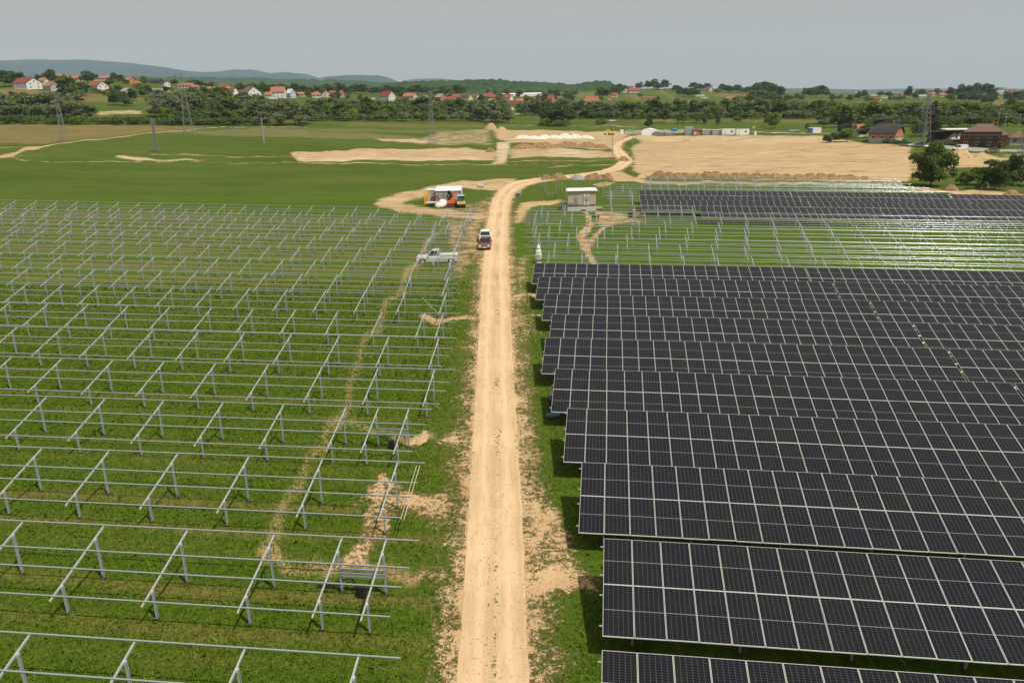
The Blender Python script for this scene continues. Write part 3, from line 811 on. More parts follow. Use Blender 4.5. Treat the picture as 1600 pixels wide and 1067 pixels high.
ridge('hills', [(600,150),(618,134),(630,128),(645,124),(665,123.5),(685,123),(700,124),(716,126),(740,128),(790,133),(880,137)], 11000, 0, 2600, HILLM, 60, 14)
ridge('hills', [(880,141),(950,139.5),(1050,139),(1100,138),(1160,137),(1200,138.5),(1230,138.5),(1300,140.5),(1345,140.5),(1400,139),(1450,140),(1540,140),(1600,139),(1900,136)], 9500, -20, 2400, HILLM, 60, 6)
ridge('hills', [(-400,128),(-100,124),(100,122),(200,121),(300,123),(380,124),(470,126),(560,129),(620,131),(700,133),(760,140)], 3600, 10, 900, WOODM, 22, 3, 26)
tag(ridge('woodland', [(585,136),(610,132),(640,129),(690,127.5),(730,127),(752,126),(775,126),(800,128.5),(830,129.5),(860,131.5),(895,134),(915,131),(930,128.5),(950,127.5),(958,128),(962,136)], 1950, 24, 330, WOODM, 3.2, 0, 11, 'stuff', 'dark dense wood on the low ridge behind the middle of the village', 20), cat='woodland')

# ------------------------------------------------------------------ trees
def leaf_mat(name, c1, c2, c3):
    n = NT(name)
    rnd = n.n('ShaderNodeObjectInfo').outputs['Random']
    t = n.n('ShaderNodeAttribute', attribute_name='tone').outputs['Fac']
    col = n.mix(t, c1, c2)
    col = n.mix(n.math('MULTIPLY', rnd, .55), col, c3)
    n.b.inputs['Specular IOR Level'].default_value = 0.15
    m = n.out(col, 0.75)
    tr = n.n('ShaderNodeBsdfTranslucent'); n.set(tr.inputs[0], col)
    ms = n.n('ShaderNodeMixShader'); ms.inputs[0].default_value = 0.28
    o = [x for x in n.t.nodes if x.type == 'OUTPUT_MATERIAL'][0]
    n.t.links.new(n.b.outputs[0], ms.inputs[1]); n.t.links.new(tr.outputs[0], ms.inputs[2]); n.t.links.new(ms.outputs[0], o.inputs['Surface'])
    return m
LM = {'round': leaf_mat('oak_leaves', (0.045, 0.081, 0.017), (0.107, 0.157, 0.027), (0.129, 0.183, 0.027)),
      'willow': leaf_mat('willow_leaves', (0.091, 0.118, 0.054), (0.199, 0.222, 0.104), (0.152, 0.190, 0.061)),
      'dark': leaf_mat('dark_leaves', (0.028, 0.055, 0.015), (0.064, 0.105, 0.021), (0.076, 0.111, 0.027)),
      'lime': leaf_mat('young_leaves', (0.084, 0.130, 0.020), (0.168, 0.235, 0.034), (0.129, 0.196, 0.027)),
      'conifer': leaf_mat('needles', (0.018, 0.037, 0.012), (0.045, 0.066, 0.020), (0.045, 0.059, 0.025)),
      'purple': leaf_mat('purple_leaves', (0.045, 0.029, 0.021), (0.091, 0.066, 0.037), (0.053, 0.053, 0.025))}
BARK = M_('bark', (0.09, 0.065, 0.045), 0.95, 0, .3, 6)
def crown_mesh(shape, mat, n, leaf, seed):
    g = np.random.default_rng(seed)
    L = []
    if shape == 'round':
        k = 13
        for i in range(k):
            a = g.uniform(0, 6.28); rr = g.uniform(0, .30); z = g.uniform(.32, .80)
            rr *= 1.1 - abs(z - .5)
            L.append((rr * math.cos(a), rr * math.sin(a), z, g.uniform(.13, .22), g.uniform(.11, .18)))
        L.append((0, 0, .55, .26, .3))
    elif shape == 'full':
        for i in range(16):
            a = g.uniform(0, 6.28); rr = g.uniform(0.05, .34); z = g.uniform(.20, .82)
            rr *= 1.15 - abs(z - .42) * 1.2
            L.append((rr * math.cos(a), rr * math.sin(a), z, g.uniform(.13, .22), g.uniform(.11, .18)))
        L.append((0, 0, .5, .28, .42))
    elif shape == 'oval':
        for i in range(26):
            a = g.uniform(0, 6.28); z = g.uniform(.13, .86); rr = g.uniform(0.08, .34) * (1.15 - abs(z - .48) * 1.2)
            L.append((rr * math.cos(a), rr * math.sin(a), z, g.uniform(.12, .19), g.uniform(.11, .17)))
        L += [(0, 0, .5, .34, .42), (0, 0, .45, .3, .4)]
    elif shape == 'tall':
        for i in range(14):
            z = .14 + .78 * i / 13; a = g.uniform(0, 6.28); rr = g.uniform(0.02, .1) * (1.1 - abs(z - .45))
            L.append((rr * math.cos(a), rr * math.sin(a), z, .15 * (1.15 - abs(z - .42) * 1.4), g.uniform(.10, .14)))
    elif shape == 'bush':
        for i in range(11):
            a = g.uniform(0, 6.28); rr = g.uniform(0, .42); z = g.uniform(.22, .62) * (1.15 - rr)
            L.append((rr * math.cos(a), rr * math.sin(a), z, g.uniform(.18, .28), g.uniform(.2, .32)))
        L.append((0, 0, .4, .4, .38))
    elif shape == 'cone':
        for i in range(16):
            z = .08 + .88 * i / 15
            L.append((g.normal(0, .012), g.normal(0, .012), z, .24 * (1.04 - z) + .015, .05))
    L = np.array(L)
    w_ = L[:, 3] ** 1.5; i = g.choice(len(L), n, p=w_ / w_.sum())
    d = g.normal(size=(n, 3)); d /= np.linalg.norm(d, axis=1)[:, None]
    if shape == 'cone': d[:, 2] = -np.abs(d[:, 2]) * .8
    else: d[:, 2] = np.where(d[:, 2] < -.35, -d[:, 2] * .6, d[:, 2])
    r_ = g.uniform(.62, 1.06, n) ** .7
    c = np.stack([L[i, 0] + d[:, 0] * L[i, 3] * r_, L[i, 1] + d[:, 1] * L[i, 3] * r_, L[i, 2] + d[:, 2] * L[i, 4] * r_], 1)
    c[:, 2] = np.clip(c[:, 2], .02, None)
    nn = d * .9 + g.normal(size=(n, 3)) * .55; nn[:, 2] += .25; nn /= np.linalg.norm(nn, axis=1)[:, None]
    u = np.cross(nn, g.normal(size=(n, 3))); u /= np.linalg.norm(u, axis=1)[:, None]; v = np.cross(nn, u)
    s_ = leaf * g.uniform(.55, 1.35, (n, 1))
    k = g.uniform(.55, 1, (n, 1))
    vs = np.stack([c - u * s_ - v * s_ * k * .6, c + u * s_ * .7 - v * s_ * k, c + u * s_ + v * s_ * k * .7, c - u * s_ * .6 + v * s_ * k], 1).reshape(-1, 3)
    me = npmesh('crown', vs, np.arange(n * 4).reshape(-1, 4), mat)
    lt = g.uniform(0, 1, len(L))
    tone = np.clip(.55 * g.random(n) + .45 * lt[i], 0, 1)
    at_ = me.attributes.new('tone', 'FLOAT', 'FACE'); at_.data.foreach_set('value', tone.astype(np.float32))
    return me
def trunk_mesh(shape, seed):
    g = random.Random(seed); b = MB()
    top = {'full': .5, 'oval': .7, 'round': .62, 'tall': .8, 'bush': .35, 'cone': .95}[shape]; r0 = {'full': .02, 'oval': .02, 'round': .028, 'tall': .02, 'bush': .03, 'cone': .018}[shape]
    p = Vector((0, 0, -.03)); r_ = r0
    for k in range(4):
        q = Vector((p.x + g.uniform(-.015, .015), p.y + g.uniform(-.015, .015), -.03 + (top + .03) * (k + 1) / 4))
        b.tube(p, q, r_, 6, r_ * .72); 
        if k >= 1 and shape != 'cone':
            for _ in range(2):
                a = g.uniform(0, 6.28); b.tube(q, q + Vector((math.cos(a) * .2, math.sin(a) * .2, .14)), r_ * .5, 5, r_ * .15)
        p = q; r_ *= .72
    return b.mesh('trunk', BARK)
TV = {}
def add_kind(kind, shape, mat, n, leaf, cnt):
    TV[kind] = [(crown_mesh(shape, LM[mat], n, leaf, 100 + 7 * i + hash(kind) % 1 + len(TV) * 31), trunk_mesh(shape, i + len(TV) * 5)) for i in range(cnt)]
add_kind('round', 'full', 'round', 1500, .036, 4)
add_kind('willow', 'full', 'willow', 1700, .032, 4)
add_kind('dark', 'full', 'dark', 1500, .036, 3)
add_kind('lime', 'full', 'lime', 1400, .034, 2)
add_kind('tall', 'tall', 'round', 1300, .030, 3)
add_kind('tallw', 'tall', 'willow', 1300, .030, 2)
add_kind('bush', 'bush', 'round', 1100, .055, 3)
add_kind('bushlime', 'bush', 'lime', 1100, .055, 2)
add_kind('bushw', 'bush', 'willow', 1100, .055, 2)
add_kind('cone', 'cone', 'conifer', 1500, .030, 2)
add_kind('purple', 'tall', 'purple', 1500, .030, 1)
add_kind('big', 'oval', 'round', 15000, .0165, 1)
add_kind('orchard', 'bush', 'round', 6000, .024, 2)
add_kind('orchardt', 'oval', 'dark', 7000, .018, 2)
KCAT = {'bush': 'bush', 'bushlime': 'bush', 'bushw': 'bush', 'orchard': 'bush'}
NTREE = [0]
def tree_at(kind, p, h, wr, label, group=None):
    """h = height in metres, wr = width/height of the crown"""
    NTREE[0] += 1
    cr, tk = rng.choice(len(TV[kind])), None
    cr, tk = TV[kind][cr]
    base_w = {'round': .85, 'bush': 1.15, 'tall': .34, 'cone': .48}.get({'tallw': 'tall', 'purple': 'tall', 'bushlime': 'bush', 'bushw': 'bush', 'orchard': 'bush', 'cone': 'cone', 'tall': 'tall', 'bush': 'bush'}.get(kind, 'round'))
    sx = h * wr / base_w
    bushy = kind in KCAT
    nm = {'cone': 'conifer_tree', 'willow': 'willow_tree', 'tallw': 'willow_tree'}.get(kind, 'bush' if bushy else 'tree')
    o = empty(nm, (p.x, p.y, gz(p.x, p.y) - .05 * (0 if kind == 'big' else 1)), float(rng.uniform(0, 6.28)), label, 'bush' if bushy else 'tree', group)
    hh = h * (1.0 if bushy else 1.03)
    link('crown', cr, o, sc=(sx, sx, hh))
    if not bushy or h > 3: link('trunk', tk, o, sc=(sx * .9, sx * .9, hh))
    return o
def tpx(kind, px, py, hpx, wpx, label, group=None):
    p = at(px, py); m = mpp(p.y)
    return tree_at(kind, p, hpx * m, wpx / hpx, label, group)
def belt(x0, x1, step, base, hr, wr, kinds, label, group):
    x = x0
    while x < x1:
        t = (x - x0) / (x1 - x0 + 1e-6)
        b_ = base[0] + (base[1] - base[0]) * t
        hh = float(rng.uniform(*hr)); ww = hh * float(rng.uniform(*wr))
        k = kinds[int(rng.integers(len(kinds)))]
        tpx(k, x + float(rng.normal(0, step * .18)), b_ + float(rng.normal(0, .5)), hh, ww, label, group)
        x += step * float(rng.uniform(.8, 1.2))
gA = 'trees of the belt behind the left meadow'
belt(-30, 148, 12.9, (188, 187), (19.21, 28.25), (0.972, 1.296), ['willow', 'round', 'willow', 'dark'], 'broad tree in the dense belt behind the ripe field on the left', gA)
belt(-30, 110, 14.62, (185, 184), (27.12, 37.29), (0.972, 1.296), ['willow', 'round', 'willow'], 'broad tree in the dense belt behind the ripe field on the left', gA)
belt(150, 236, 11, (189, 189), (6, 10), (1.3, 1.8), ['bush', 'bushw', 'bush'], 'low bush under the pale field strip on the left hill', 'bushes under the pale field strip')
belt(-35, 395, 10.32, (194, 195), (10.17, 14.69), (1.296, 1.836), ['bush', 'bush', 'bushlime'], 'low green bush along the far edge of the ripe field', 'bushes along the ripe field')
belt(250, 410, 12.9, (184, 186), (30.51, 39.55), (0.918, 1.188), ['willow', 'willow', 'round'], 'silvery willow in the thick clump behind the second lattice pylon', 'willows behind the lattice pylon')
belt(262, 400, 15.48, (191, 191), (18.08, 27.12), (0.972, 1.296), ['lime', 'round', 'bush'], 'green tree at the foot of the willows behind the meadow', 'trees at the foot of the willows')
for a, b, h_, w_ in [(400,192,34,30),(422,193,36,30),(445,195,38,34),(462,195,36,28),(478,194,28,26),(412,196,20,24),(436,197,18,24),(470,197,16,22)]:
    tpx('willow', a, b, h_, w_, 'grey green willow in the big rounded clump at the meadow edge', 'willows of the big rounded clump')
gB = 'trees of the belt in front of the middle village'
belt(482, 735, 11.2, (182, 182), (22, 28), (0.81, 1.08), ['round', 'willow', 'tall', 'willow', 'dark'], 'tree in the mixed belt in front of the middle houses', gB)
belt(482, 800, 11.18, (189, 190), (12.43, 19.21), (1.188, 1.62), ['bush', 'bushlime', 'bushw', 'bush'], 'round bush along the far edge of the middle meadow', 'bushes along the middle meadow')
belt(488, 730, 13.8, (186, 186), (17, 24), (0.864, 1.188), ['lime', 'round', 'round', 'tall'], 'tree in the mixed belt in front of the middle houses', gB)
for a, b, h_, w_ in [(700,180,24,20),(715,181,26,22),(738,188,30,26),(752,190,32,28),(768,192,35,28),(784,192,36,26),(794,193,24,20),(775,194,20,26)]:
    tpx('willow', a, b, h_, w_, 'tree of the pale clump just left of the sandy heap', 'trees of the pale clump by the heap')
for a, b, h_, w_ in [(858,196,26,34),(876,197,30,38),(889,194,26,26),(866,191,28,28)]:
    tpx('dark', a, b, h_, w_, 'dark round tree in the clump behind the pale gravel heaps', 'dark trees behind the gravel heaps')
for a, b, h_, w_ in [(855,197,12,26),(872,198,11,20),(883,198,13,14)]:
    tpx('bushlime', a, b, h_, w_, 'light bush at the foot of the dark trees behind the gravel heaps', 'bushes at the foot of the dark trees')
gC = 'trees of the long belt behind the right fields'
belt(800, 905, 14, (171, 171), (8, 13), (0.972, 1.296), ['round', 'dark', 'willow'], 'tree between the middle houses and the dark clump', 'trees between the houses and the dark clump')
belt(812, 905, 10.3, (181, 181), (17, 23), (0.648, 0.972), ['tall', 'tallw', 'round', 'willow'], 'tree between the middle houses and the dark clump', 'trees between the houses and the dark clump')
belt(905, 1310, 11.18, (184, 184), (20, 27), (0.756, 1.08), ['round', 'willow', 'tall', 'willow', 'dark', 'tallw'], 'tree in the long dense belt behind the right fields', gC)
belt(905, 1310, 10.32, (185.5, 186), (10.17, 15.82), (1.188, 1.728), ['bush', 'bushw', 'bushlime'], 'low bush along the foot of the long right belt', 'bushes along the right belt')
belt(1000, 1320, 12.9, (175, 176), (11, 16), (0.864, 1.188), ['willow', 'round', 'willow', 'lime'], 'tree in the long dense belt behind the right fields', gC)
belt(1060, 1180, 12.9, (166, 166), (6, 10), (0.864, 1.188), ['round', 'dark', 'willow'], 'tree in the long dense belt behind the right fields', gC)
gD = 'trees behind the brick house and the inn'
belt(1300, 1640, 14.62, (192, 190), (24, 31), (0.864, 1.188), ['round', 'willow', 'willow', 'lime'], 'tree in the thick wood behind the brick and brown buildings', gD)
belt(1290, 1640, 13, (199, 197), (13, 21), (1.0, 1.4), ['willow', 'bush', 'round', 'bushw', 'dark'], 'low tree or bush at the foot of the wood behind the buildings', 'low growth at the foot of the right wood')
belt(1300, 1640, 11, (193, 191), (9, 14), (1.2, 1.7), ['bush', 'bushw', 'bush'], 'low tree or bush at the foot of the wood behind the buildings', 'low growth at the foot of the right wood')
belt(1180, 1640, 12, (178, 177), (9, 13), (1.2, 1.7), ['bush', 'bushw', 'round'], 'undergrowth bush inside the long belt behind the right fields', 'undergrowth of the right belt')
belt(1305, 1640, 14.62, (182, 180), (15, 20), (0.864, 1.188), ['willow', 'round', 'willow'], 'tree in the thick wood behind the brick and brown buildings', gD)
belt(1310, 1640, 16.34, (172, 171), (7, 11), (0.864, 1.296), ['willow', 'round', 'dark'], 'tree in the thick wood behind the brick and brown buildings', gD)
one = [('bush',940,194,9,24,'wide low bush in the meadow left of the white tanks'),('dark',1014,201,16,14,'small dark oval tree right behind the storage compound'),
 ('bushw',982,187,9,11,'small grey bush at the foot of the right tree belt'),('round',1037,192,24,20,'full green tree standing in front of the right belt'),
 ('lime',1068,193,20,19,'light round tree standing in front of the right belt'),('lime',1088,193,17,15,'light small tree beside a slimmer one before the belt'),
 ('tall',1101,194,16,7,'slim small tree beside a round light one'),('tallw',1122,197,22,6,'very thin tall tree in the meadow before the belt'),
 ('bush',1152,190,9,17,'wide bush in the meadow before the right belt'),('round',1198,198,20,10,'narrow left half of the tree pair behind the white cabins'),
 ('lime',1210,201,24,20,'broad right half of the tree pair behind the white cabins'),('round',1285,194,28,30,'broad tree behind the blue and white box'),
 ('bush',1262,202,10,10,'small bush left of the blue and white box'),('cone',1314,214,44,14,'tall dark conifer left of the red roofed hut'),('cone',1325,216,40,12,'dark conifer with a slim top beside a taller one'),
 ('bush',1293,223,13,22,'dark bush at the corner of the tan field'),('lime',1305,222,16,20,'light green tree at the edge of the tan field'),('lime',1322,222,22,26,'light full tree at the edge of the tan field'),
 ('round',1352,216,24,22,'round tree hiding the small yellow house'),('bush',1386,224,8,14,'hedge bush right under the brick house'),('bush',1399,225,8,14,'middle hedge bush under the brick gable'),('bush',1412,226,9,16,'last hedge bush beside the parked cars'),
 ('purple',1455,212,46,20,'tall dark reddish tree directly behind the right pylon'),('dark',1463,214,30,18,'dark tree right of the reddish one behind the pylon'),('round',1440,214,24,22,'green tree left of the right pylon'),('lime',1430,212,18,18,'light tree between brick house and pylon'),
 ('bush',1482,228,8,13,'clipped dark bush by the car park, left end'),('bushlime',1514,229,8,13,'clipped bright bush behind the white van'),('bushlime',1533,230,7,14,'clipped bright bush left of the dark parked car'),('bushlime',1552,229,7,12,'clipped bright bush above the dark parked car'),
 ('cone',1529,227,27,11,'dark conifer in front of the brown roofed inn'),('tall',1541,229,18,6,'slim light green tree in front of the inn'),('cone',1561,232,9,5,'tiny conifer beside the dark parked car'),
 ('tallw',1489,277,16,11,'thin half bare small tree right of the big tree'),
 ('orchard',1527,289,33,48,'broad orchard bush right of the big tree'),('orchard',1504,290,22,26,'lower orchard bush nearest the big tree'),('orchardt',1554,297,46,46,'dark crooked orchard tree with a visible trunk'),
 ('orchardt',1582,288,46,36,'tall orchard tree behind the fence at the right'),('orchard',1602,291,36,44,'orchard tree cut by the right edge of the view'),('orchard',1533,296,13,16,'small thin bush just behind the wire fence')]
for t in one: tpx(*t)
bt = tpx('big', 1454, 291, 65, 57, 'big leafy tree alone at the corner of the tan field')
# village and hill trees
gv = 'trees among the houses on the left hill'
for a, b, h_, w_, k in [(8,136,22,26,'dark'),(-18,138,24,28,'dark'),(26,134,20,26,'round'),(46,126,12,18,'round'),(62,130,12,12,'round'),(82,131,19,19,'dark'),(100,139,18,22,'round'),(112,140,16,16,'dark'),(120,146,14,22,'round'),(138,131,17,24,'dark'),(128,150,18,24,'round'),(108,162,26,24,'dark'),(122,164,20,20,'willow'),
 (172,124,12,10,'cone'),(179,128,12,12,'dark'),(191,131,12,10,'dark'),(172,136,12,14,'round'),(186,146,12,14,'round'),(226,133,12,12,'lime'),(219,144,12,14,'round'),(231,149,13,16,'dark'),(209,158,16,16,'dark'),(192,160,14,16,'dark'),(180,165,18,20,'dark'),(198,166,14,14,'round'),(225,152,12,14,'round'),
 (273,133,8,9,'dark'),(252,154,12,18,'round'),(262,146,9,16,'dark'),(248,160,12,16,'dark'),(274,166,9,12,'dark'),(300,134,8,14,'round'),(312,137,10,16,'dark'),(330,138,8,12,'round'),(290,157,16,18,'round'),(305,153,14,20,'round'),(320,150,12,18,'dark'),(340,150,12,16,'round'),(352,152,12,18,'round'),(330,158,14,18,'round'),(20,150,6,10,'round'),(90,152,8,10,'round'),
 (376,144,12,14,'dark'),(410,143,12,14,'round'),(380,160,14,18,'round'),(150,146,7,14,'round'),(163,150,8,12,'round'),(178,148,9,12,'round'),(40,150,5,9,'bush'),(70,151,6,8,'bush')]:
    tpx(k, a, b, h_ * 1.08, w_ * 1.2, 'tree among the houses and gardens on the left hill', gv)
gv2 = 'trees round the middle houses'
for i in range(40):
    a = float(rng.uniform(400, 900)); b = float(rng.uniform(147, 163)) 
    k = ['round', 'dark', 'round', 'tall', 'dark', 'willow'][int(rng.integers(6))]
    tpx(k, a, b + (3 if a > 560 else 0), float(rng.uniform(9, 15)), float(rng.uniform(9, 15)) * (.6 if k == 'tall' else 1), 'tree standing round the middle village houses', gv2)
belt(395, 720, 12.9, (146, 149), (10.17, 15.82), (1.296, 1.836), ['dark', 'round', 'dark'], 'dark tree in the wood just behind the middle houses', 'trees just behind the middle houses')
gv3 = 'trees on the right village hill'
for a, b, h_, w_, k in [(941,160,20,20,'round'),(960,151,14,14,'dark'),(968,146,12,12,'dark'),(955,147,8,10,'dark'),(975,143,8,10,'dark'),(991,137,12,6,'cone'),(998,140,9,10,'dark'),(1012,139,10,10,'dark'),(1022,139,12,14,'dark'),(1027,141,10,10,'round'),(1038,140,12,13,'dark'),(1052,135,9,18,'dark'),(1064,136,10,18,'dark'),(1074,138,10,16,'dark'),(1084,139,8,14,'dark'),
 (1056,143,8,13,'dark'),(1068,151,12,20,'dark'),(1082,152,12,16,'dark'),(1094,141,8,12,'dark'),(1128,141,8,10,'dark'),(1104,140,8,12,'dark'),(1140,145,9,16,'dark'),(1152,145,10,16,'dark'),(1165,146,8,14,'dark'),(1120,146,6,12,'round'),(1028,158,6,6,'dark'),(1000,152,5,8,'round'),
 (1182,150,16,18,'dark'),(1194,149,17,20,'dark'),(1207,151,16,22,'dark'),(1218,153,14,16,'dark'),(1176,153,10,14,'round'),(1192,156,12,20,'round'),(1206,159,12,18,'round'),(1230,160,10,14,'round'),(1216,163,10,16,'dark'),(1188,160,10,16,'dark'),(1170,160,10,16,'round'),(1150,161,8,14,'round'),(1245,156,8,10,'round'),
 (1257,150,10,9,'dark'),(1275,152,14,22,'dark'),(1286,152,13,18,'dark'),(1268,152,10,14,'dark'),(1300,157,8,9,'dark'),(1252,157,7,10,'round'),(1312,156,6,10,'round'),(1328,158,8,10,'dark'),(1340,156,10,8,'dark'),(1349,153,10,10,'dark'),(1356,159,7,14,'round'),(1376,150,6,10,'dark'),(1388,152,7,10,'dark'),(1408,157,6,12,'round'),(1419,154,15,10,'dark'),(1430,156,12,10,'round'),(1440,149,8,12,'dark'),
 (1464,148,8,10,'round'),(1486,152,12,12,'dark'),(1500,152,16,14,'dark'),(1512,154,16,18,'dark'),(1525,150,16,16,'dark'),(1540,151,16,20,'dark'),(1549,156,14,12,'dark'),(1505,159,12,20,'dark'),(1525,160,12,20,'dark'),(1542,163,12,18,'dark'),(1483,159,10,14,'round'),(1556,154,8,8,'round'),(1573,158,12,10,'dark'),(1590,160,14,20,'dark'),(1577,166,10,8,'dark'),(1600,156,12,16,'dark'),(1610,160,14,16,'dark'),(1560,142,5,18,'dark')]:
    tpx(k, a, b + .6, h_ * 1.22, w_ * 1.3, 'tree on the village hill at the right', gv3)

# ------------------------------------------------------------------ houses
def CM_(c, rough=.85, bump=0): return M_('paint_%d_%d_%d' % tuple(int(v * 100) for v in c), c, rough, 0, .12, .6, bump)
def tile_mat(c):
    nm = 'tiles_%d_%d_%d' % tuple(int(v * 100) for v in c)
    if nm in _mc: return _mc[nm]
    n = NT(nm); p = n.obj()
    w1 = n.n('ShaderNodeTexWave', wave_type='BANDS', bands_direction='Z'); n.set(w1.inputs['Vector'], p); w1.inputs['Scale'].default_value = 2.2
    nz = n.noise(p, 1.2, 4, .7)
    col = n.mix(nz, tuple(v * .7 for v in c), tuple(min(1, v * 1.25) for v in c))
    col = n.mix(n.math('MULTIPLY', w1.outputs[1], .25), col, tuple(v * .5 for v in c))
    _mc[nm] = n.out(col, .85); return _mc[nm]
C = dict(white=(.66, .65, .62), cream=(.6, .52, .38), yellow=(.66, .58, .27), orange=(.52, .22, .09), brick=(.42, .17, .085), pink=(.5, .34, .29), grey=(.4, .4, .39), lilac=(.5, .5, .62), beige=(.46, .38, .28), dark=(.05, .045, .045), blue=(.03, .13, .33), brown=(.16, .085, .05))
RC = dict(orange=(.34, .14, .085), red=(.27, .075, .05), darkred=(.22, .05, .04), brown=(.17, .085, .055), black=(.045, .042, .045), grey=(.3, .29, .28), purple=(.2, .09, .09), white=(.66, .65, .62), inn=(.17, .10, .075))
def win_mesh(w_, h_):
    b = MB(); b.box((0, 0, 0), (w_, .06, h_)); b.cur = 1; b.box((-w_ * .235, -.035, 0), (w_ * .40, .02, h_ * .84)); b.box((w_ * .235, -.035, 0), (w_ * .40, .02, h_ * .84))
    return b.mesh('window', [WHITE, GLASS])
WIN = win_mesh(1.3, 1.3)
def house(p, W, D, HT, wall, roof, yaw, label, group='houses of the villages', kind='gable', eave=.58, wins=True, chim=True, name='house', lower=None, cat='house'):
    o = empty(name, p, yaw, label, cat, group)
    he = HT * eave; wm = CM_(C[wall]) ; rm = tile_mat(RC[roof])
    x, y = W / 2, D / 2
    b = MB()
    if kind == 'gable' or kind == 'jerkin':
        top = HT - .12
        hx = (0 if kind == 'gable' else D * .16)
        b.add([(-x,-y,-1),(x,-y,-1),(x,y,-1),(-x,y,-1),(-x,-y,he),(x,-y,he),(x,y,he),(-x,y,he)], [(0,1,5,4),(2,3,7,6),(0,3,2,1)])
        if kind == 'gable': b.add([(-x,-y,-1),(-x,y,-1),(-x,y,he),(-x,0,top),(-x,-y,he),(x,-y,-1),(x,y,-1),(x,y,he),(x,0,top),(x,-y,he)], [(0,4,3,2,1),(5,6,7,8,9)])
        else:
            zc = he + (top - he) * .55; yc = y * .45
            b.add([(-x,-y,-1),(-x,y,-1),(-x,y,he),(-x,yc,zc),(-x,-yc,zc),(-x,-y,he),(x,-y,-1),(x,y,-1),(x,y,he),(x,yc,zc),(x,-yc,zc),(x,-y,he)], [(0,5,4,3,2,1),(6,7,8,9,10,11)])
    else:
        b.box((0, 0, (he - 1) / 2), (W, D, he + 1))
    b.build('wall', wm, o)
    if lower:
        b = MB(); hl = HT * .26; b.box((0, 0, hl / 2 - .5), (W + .06, D + .06, hl + 1)); b.build('plinth', CM_(C[lower]), o)
    ov = .5; r = MB(); th = .16
    sl = (HT - he) / y; z0 = he - ov * sl
    if kind == 'gable':
        for s in (-1, 1):
            a = [(s * (y + ov), z0), (0, HT), (0, HT + th), (s * (y + ov), z0 + th)]
            r.prism(a if s > 0 else a[::-1], -x - ov, x + ov, 'x')
    elif kind == 'hip' or kind == 'jerkin':
        rx = x - (y * .9 if kind == 'hip' else y * .45) ; X, Y = x + ov, y + ov
        if rx < 0.3: rx = .3
        if kind == 'hip':
            vs = [(-X,-Y,z0),(X,-Y,z0),(X,Y,z0),(-X,Y,z0),(-rx,0,HT+th),(rx,0,HT+th),(-X,-Y,z0-.15),(X,-Y,z0-.15),(X,Y,z0-.15),(-X,Y,z0-.15)]
            r.add(vs, [(0,1,5,4),(1,2,5),(2,3,4,5),(3,0,4),(6,9,8,7),(0,6,7,1),(1,7,8,2),(2,8,9,3),(3,9,6,0)])
        else:
            zc = he + (HT - he) * .55; yc = y * .45
            for sy in (-1, 1):
                vs = [(-X, sy * Y, z0), (X, sy * Y, z0), (X, sy * yc, zc + th), (rx, 0, HT + th), (-rx, 0, HT + th), (-X, sy * yc, zc + th)]
                vs2 = [(a, c_, d - .18) for a, c_, d in vs]
                r.add(vs + vs2, [tuple(range(6)), tuple(range(11, 5, -1))] + [((i + 1) % 6, i, i + 6, (i + 1) % 6 + 6) for i in range(6)])
            for sx in (-1, 1):
                r.add([(sx * X, -yc, zc + th), (sx * X, yc, zc + th), (sx * rx, 0, HT + th), (sx * X, -yc, zc + th - .18), (sx * X, yc, zc + th - .18)], [(0, 1, 2), (0, 3, 4, 1)])
    else:
        r.box((0, 0, HT), (W + .4, D + .4, .3))
    ro = r.build('roof', rm, o)
    if chim and kind != 'flat':
        MB().box((W * .18, D * .12, HT - .1), (.6, .6, 1.5)).build('chimney', CM_(C['brick']), ro)
    if wins:
        nfl = 2 if he > 4.2 else 1
        for fl in range(nfl):
            zz = he * (fl + .5) / nfl + .15
            nw = max(2, int(W / 3.2))
            for i in range(nw):
                link('window', WIN, o, (-x + W * (i + .5) / nw, -y - .02, zz))
            for i in range(2):
                link('window', WIN, o, (x + .02, -y + D * (i + .5) / 2, zz), (0, 0, R(90)))
        if kind == 'gable' and HT - he > 2.4: link('window', WIN, o, (x + .02, 0, he + .75), (0, 0, R(90)))
    return o
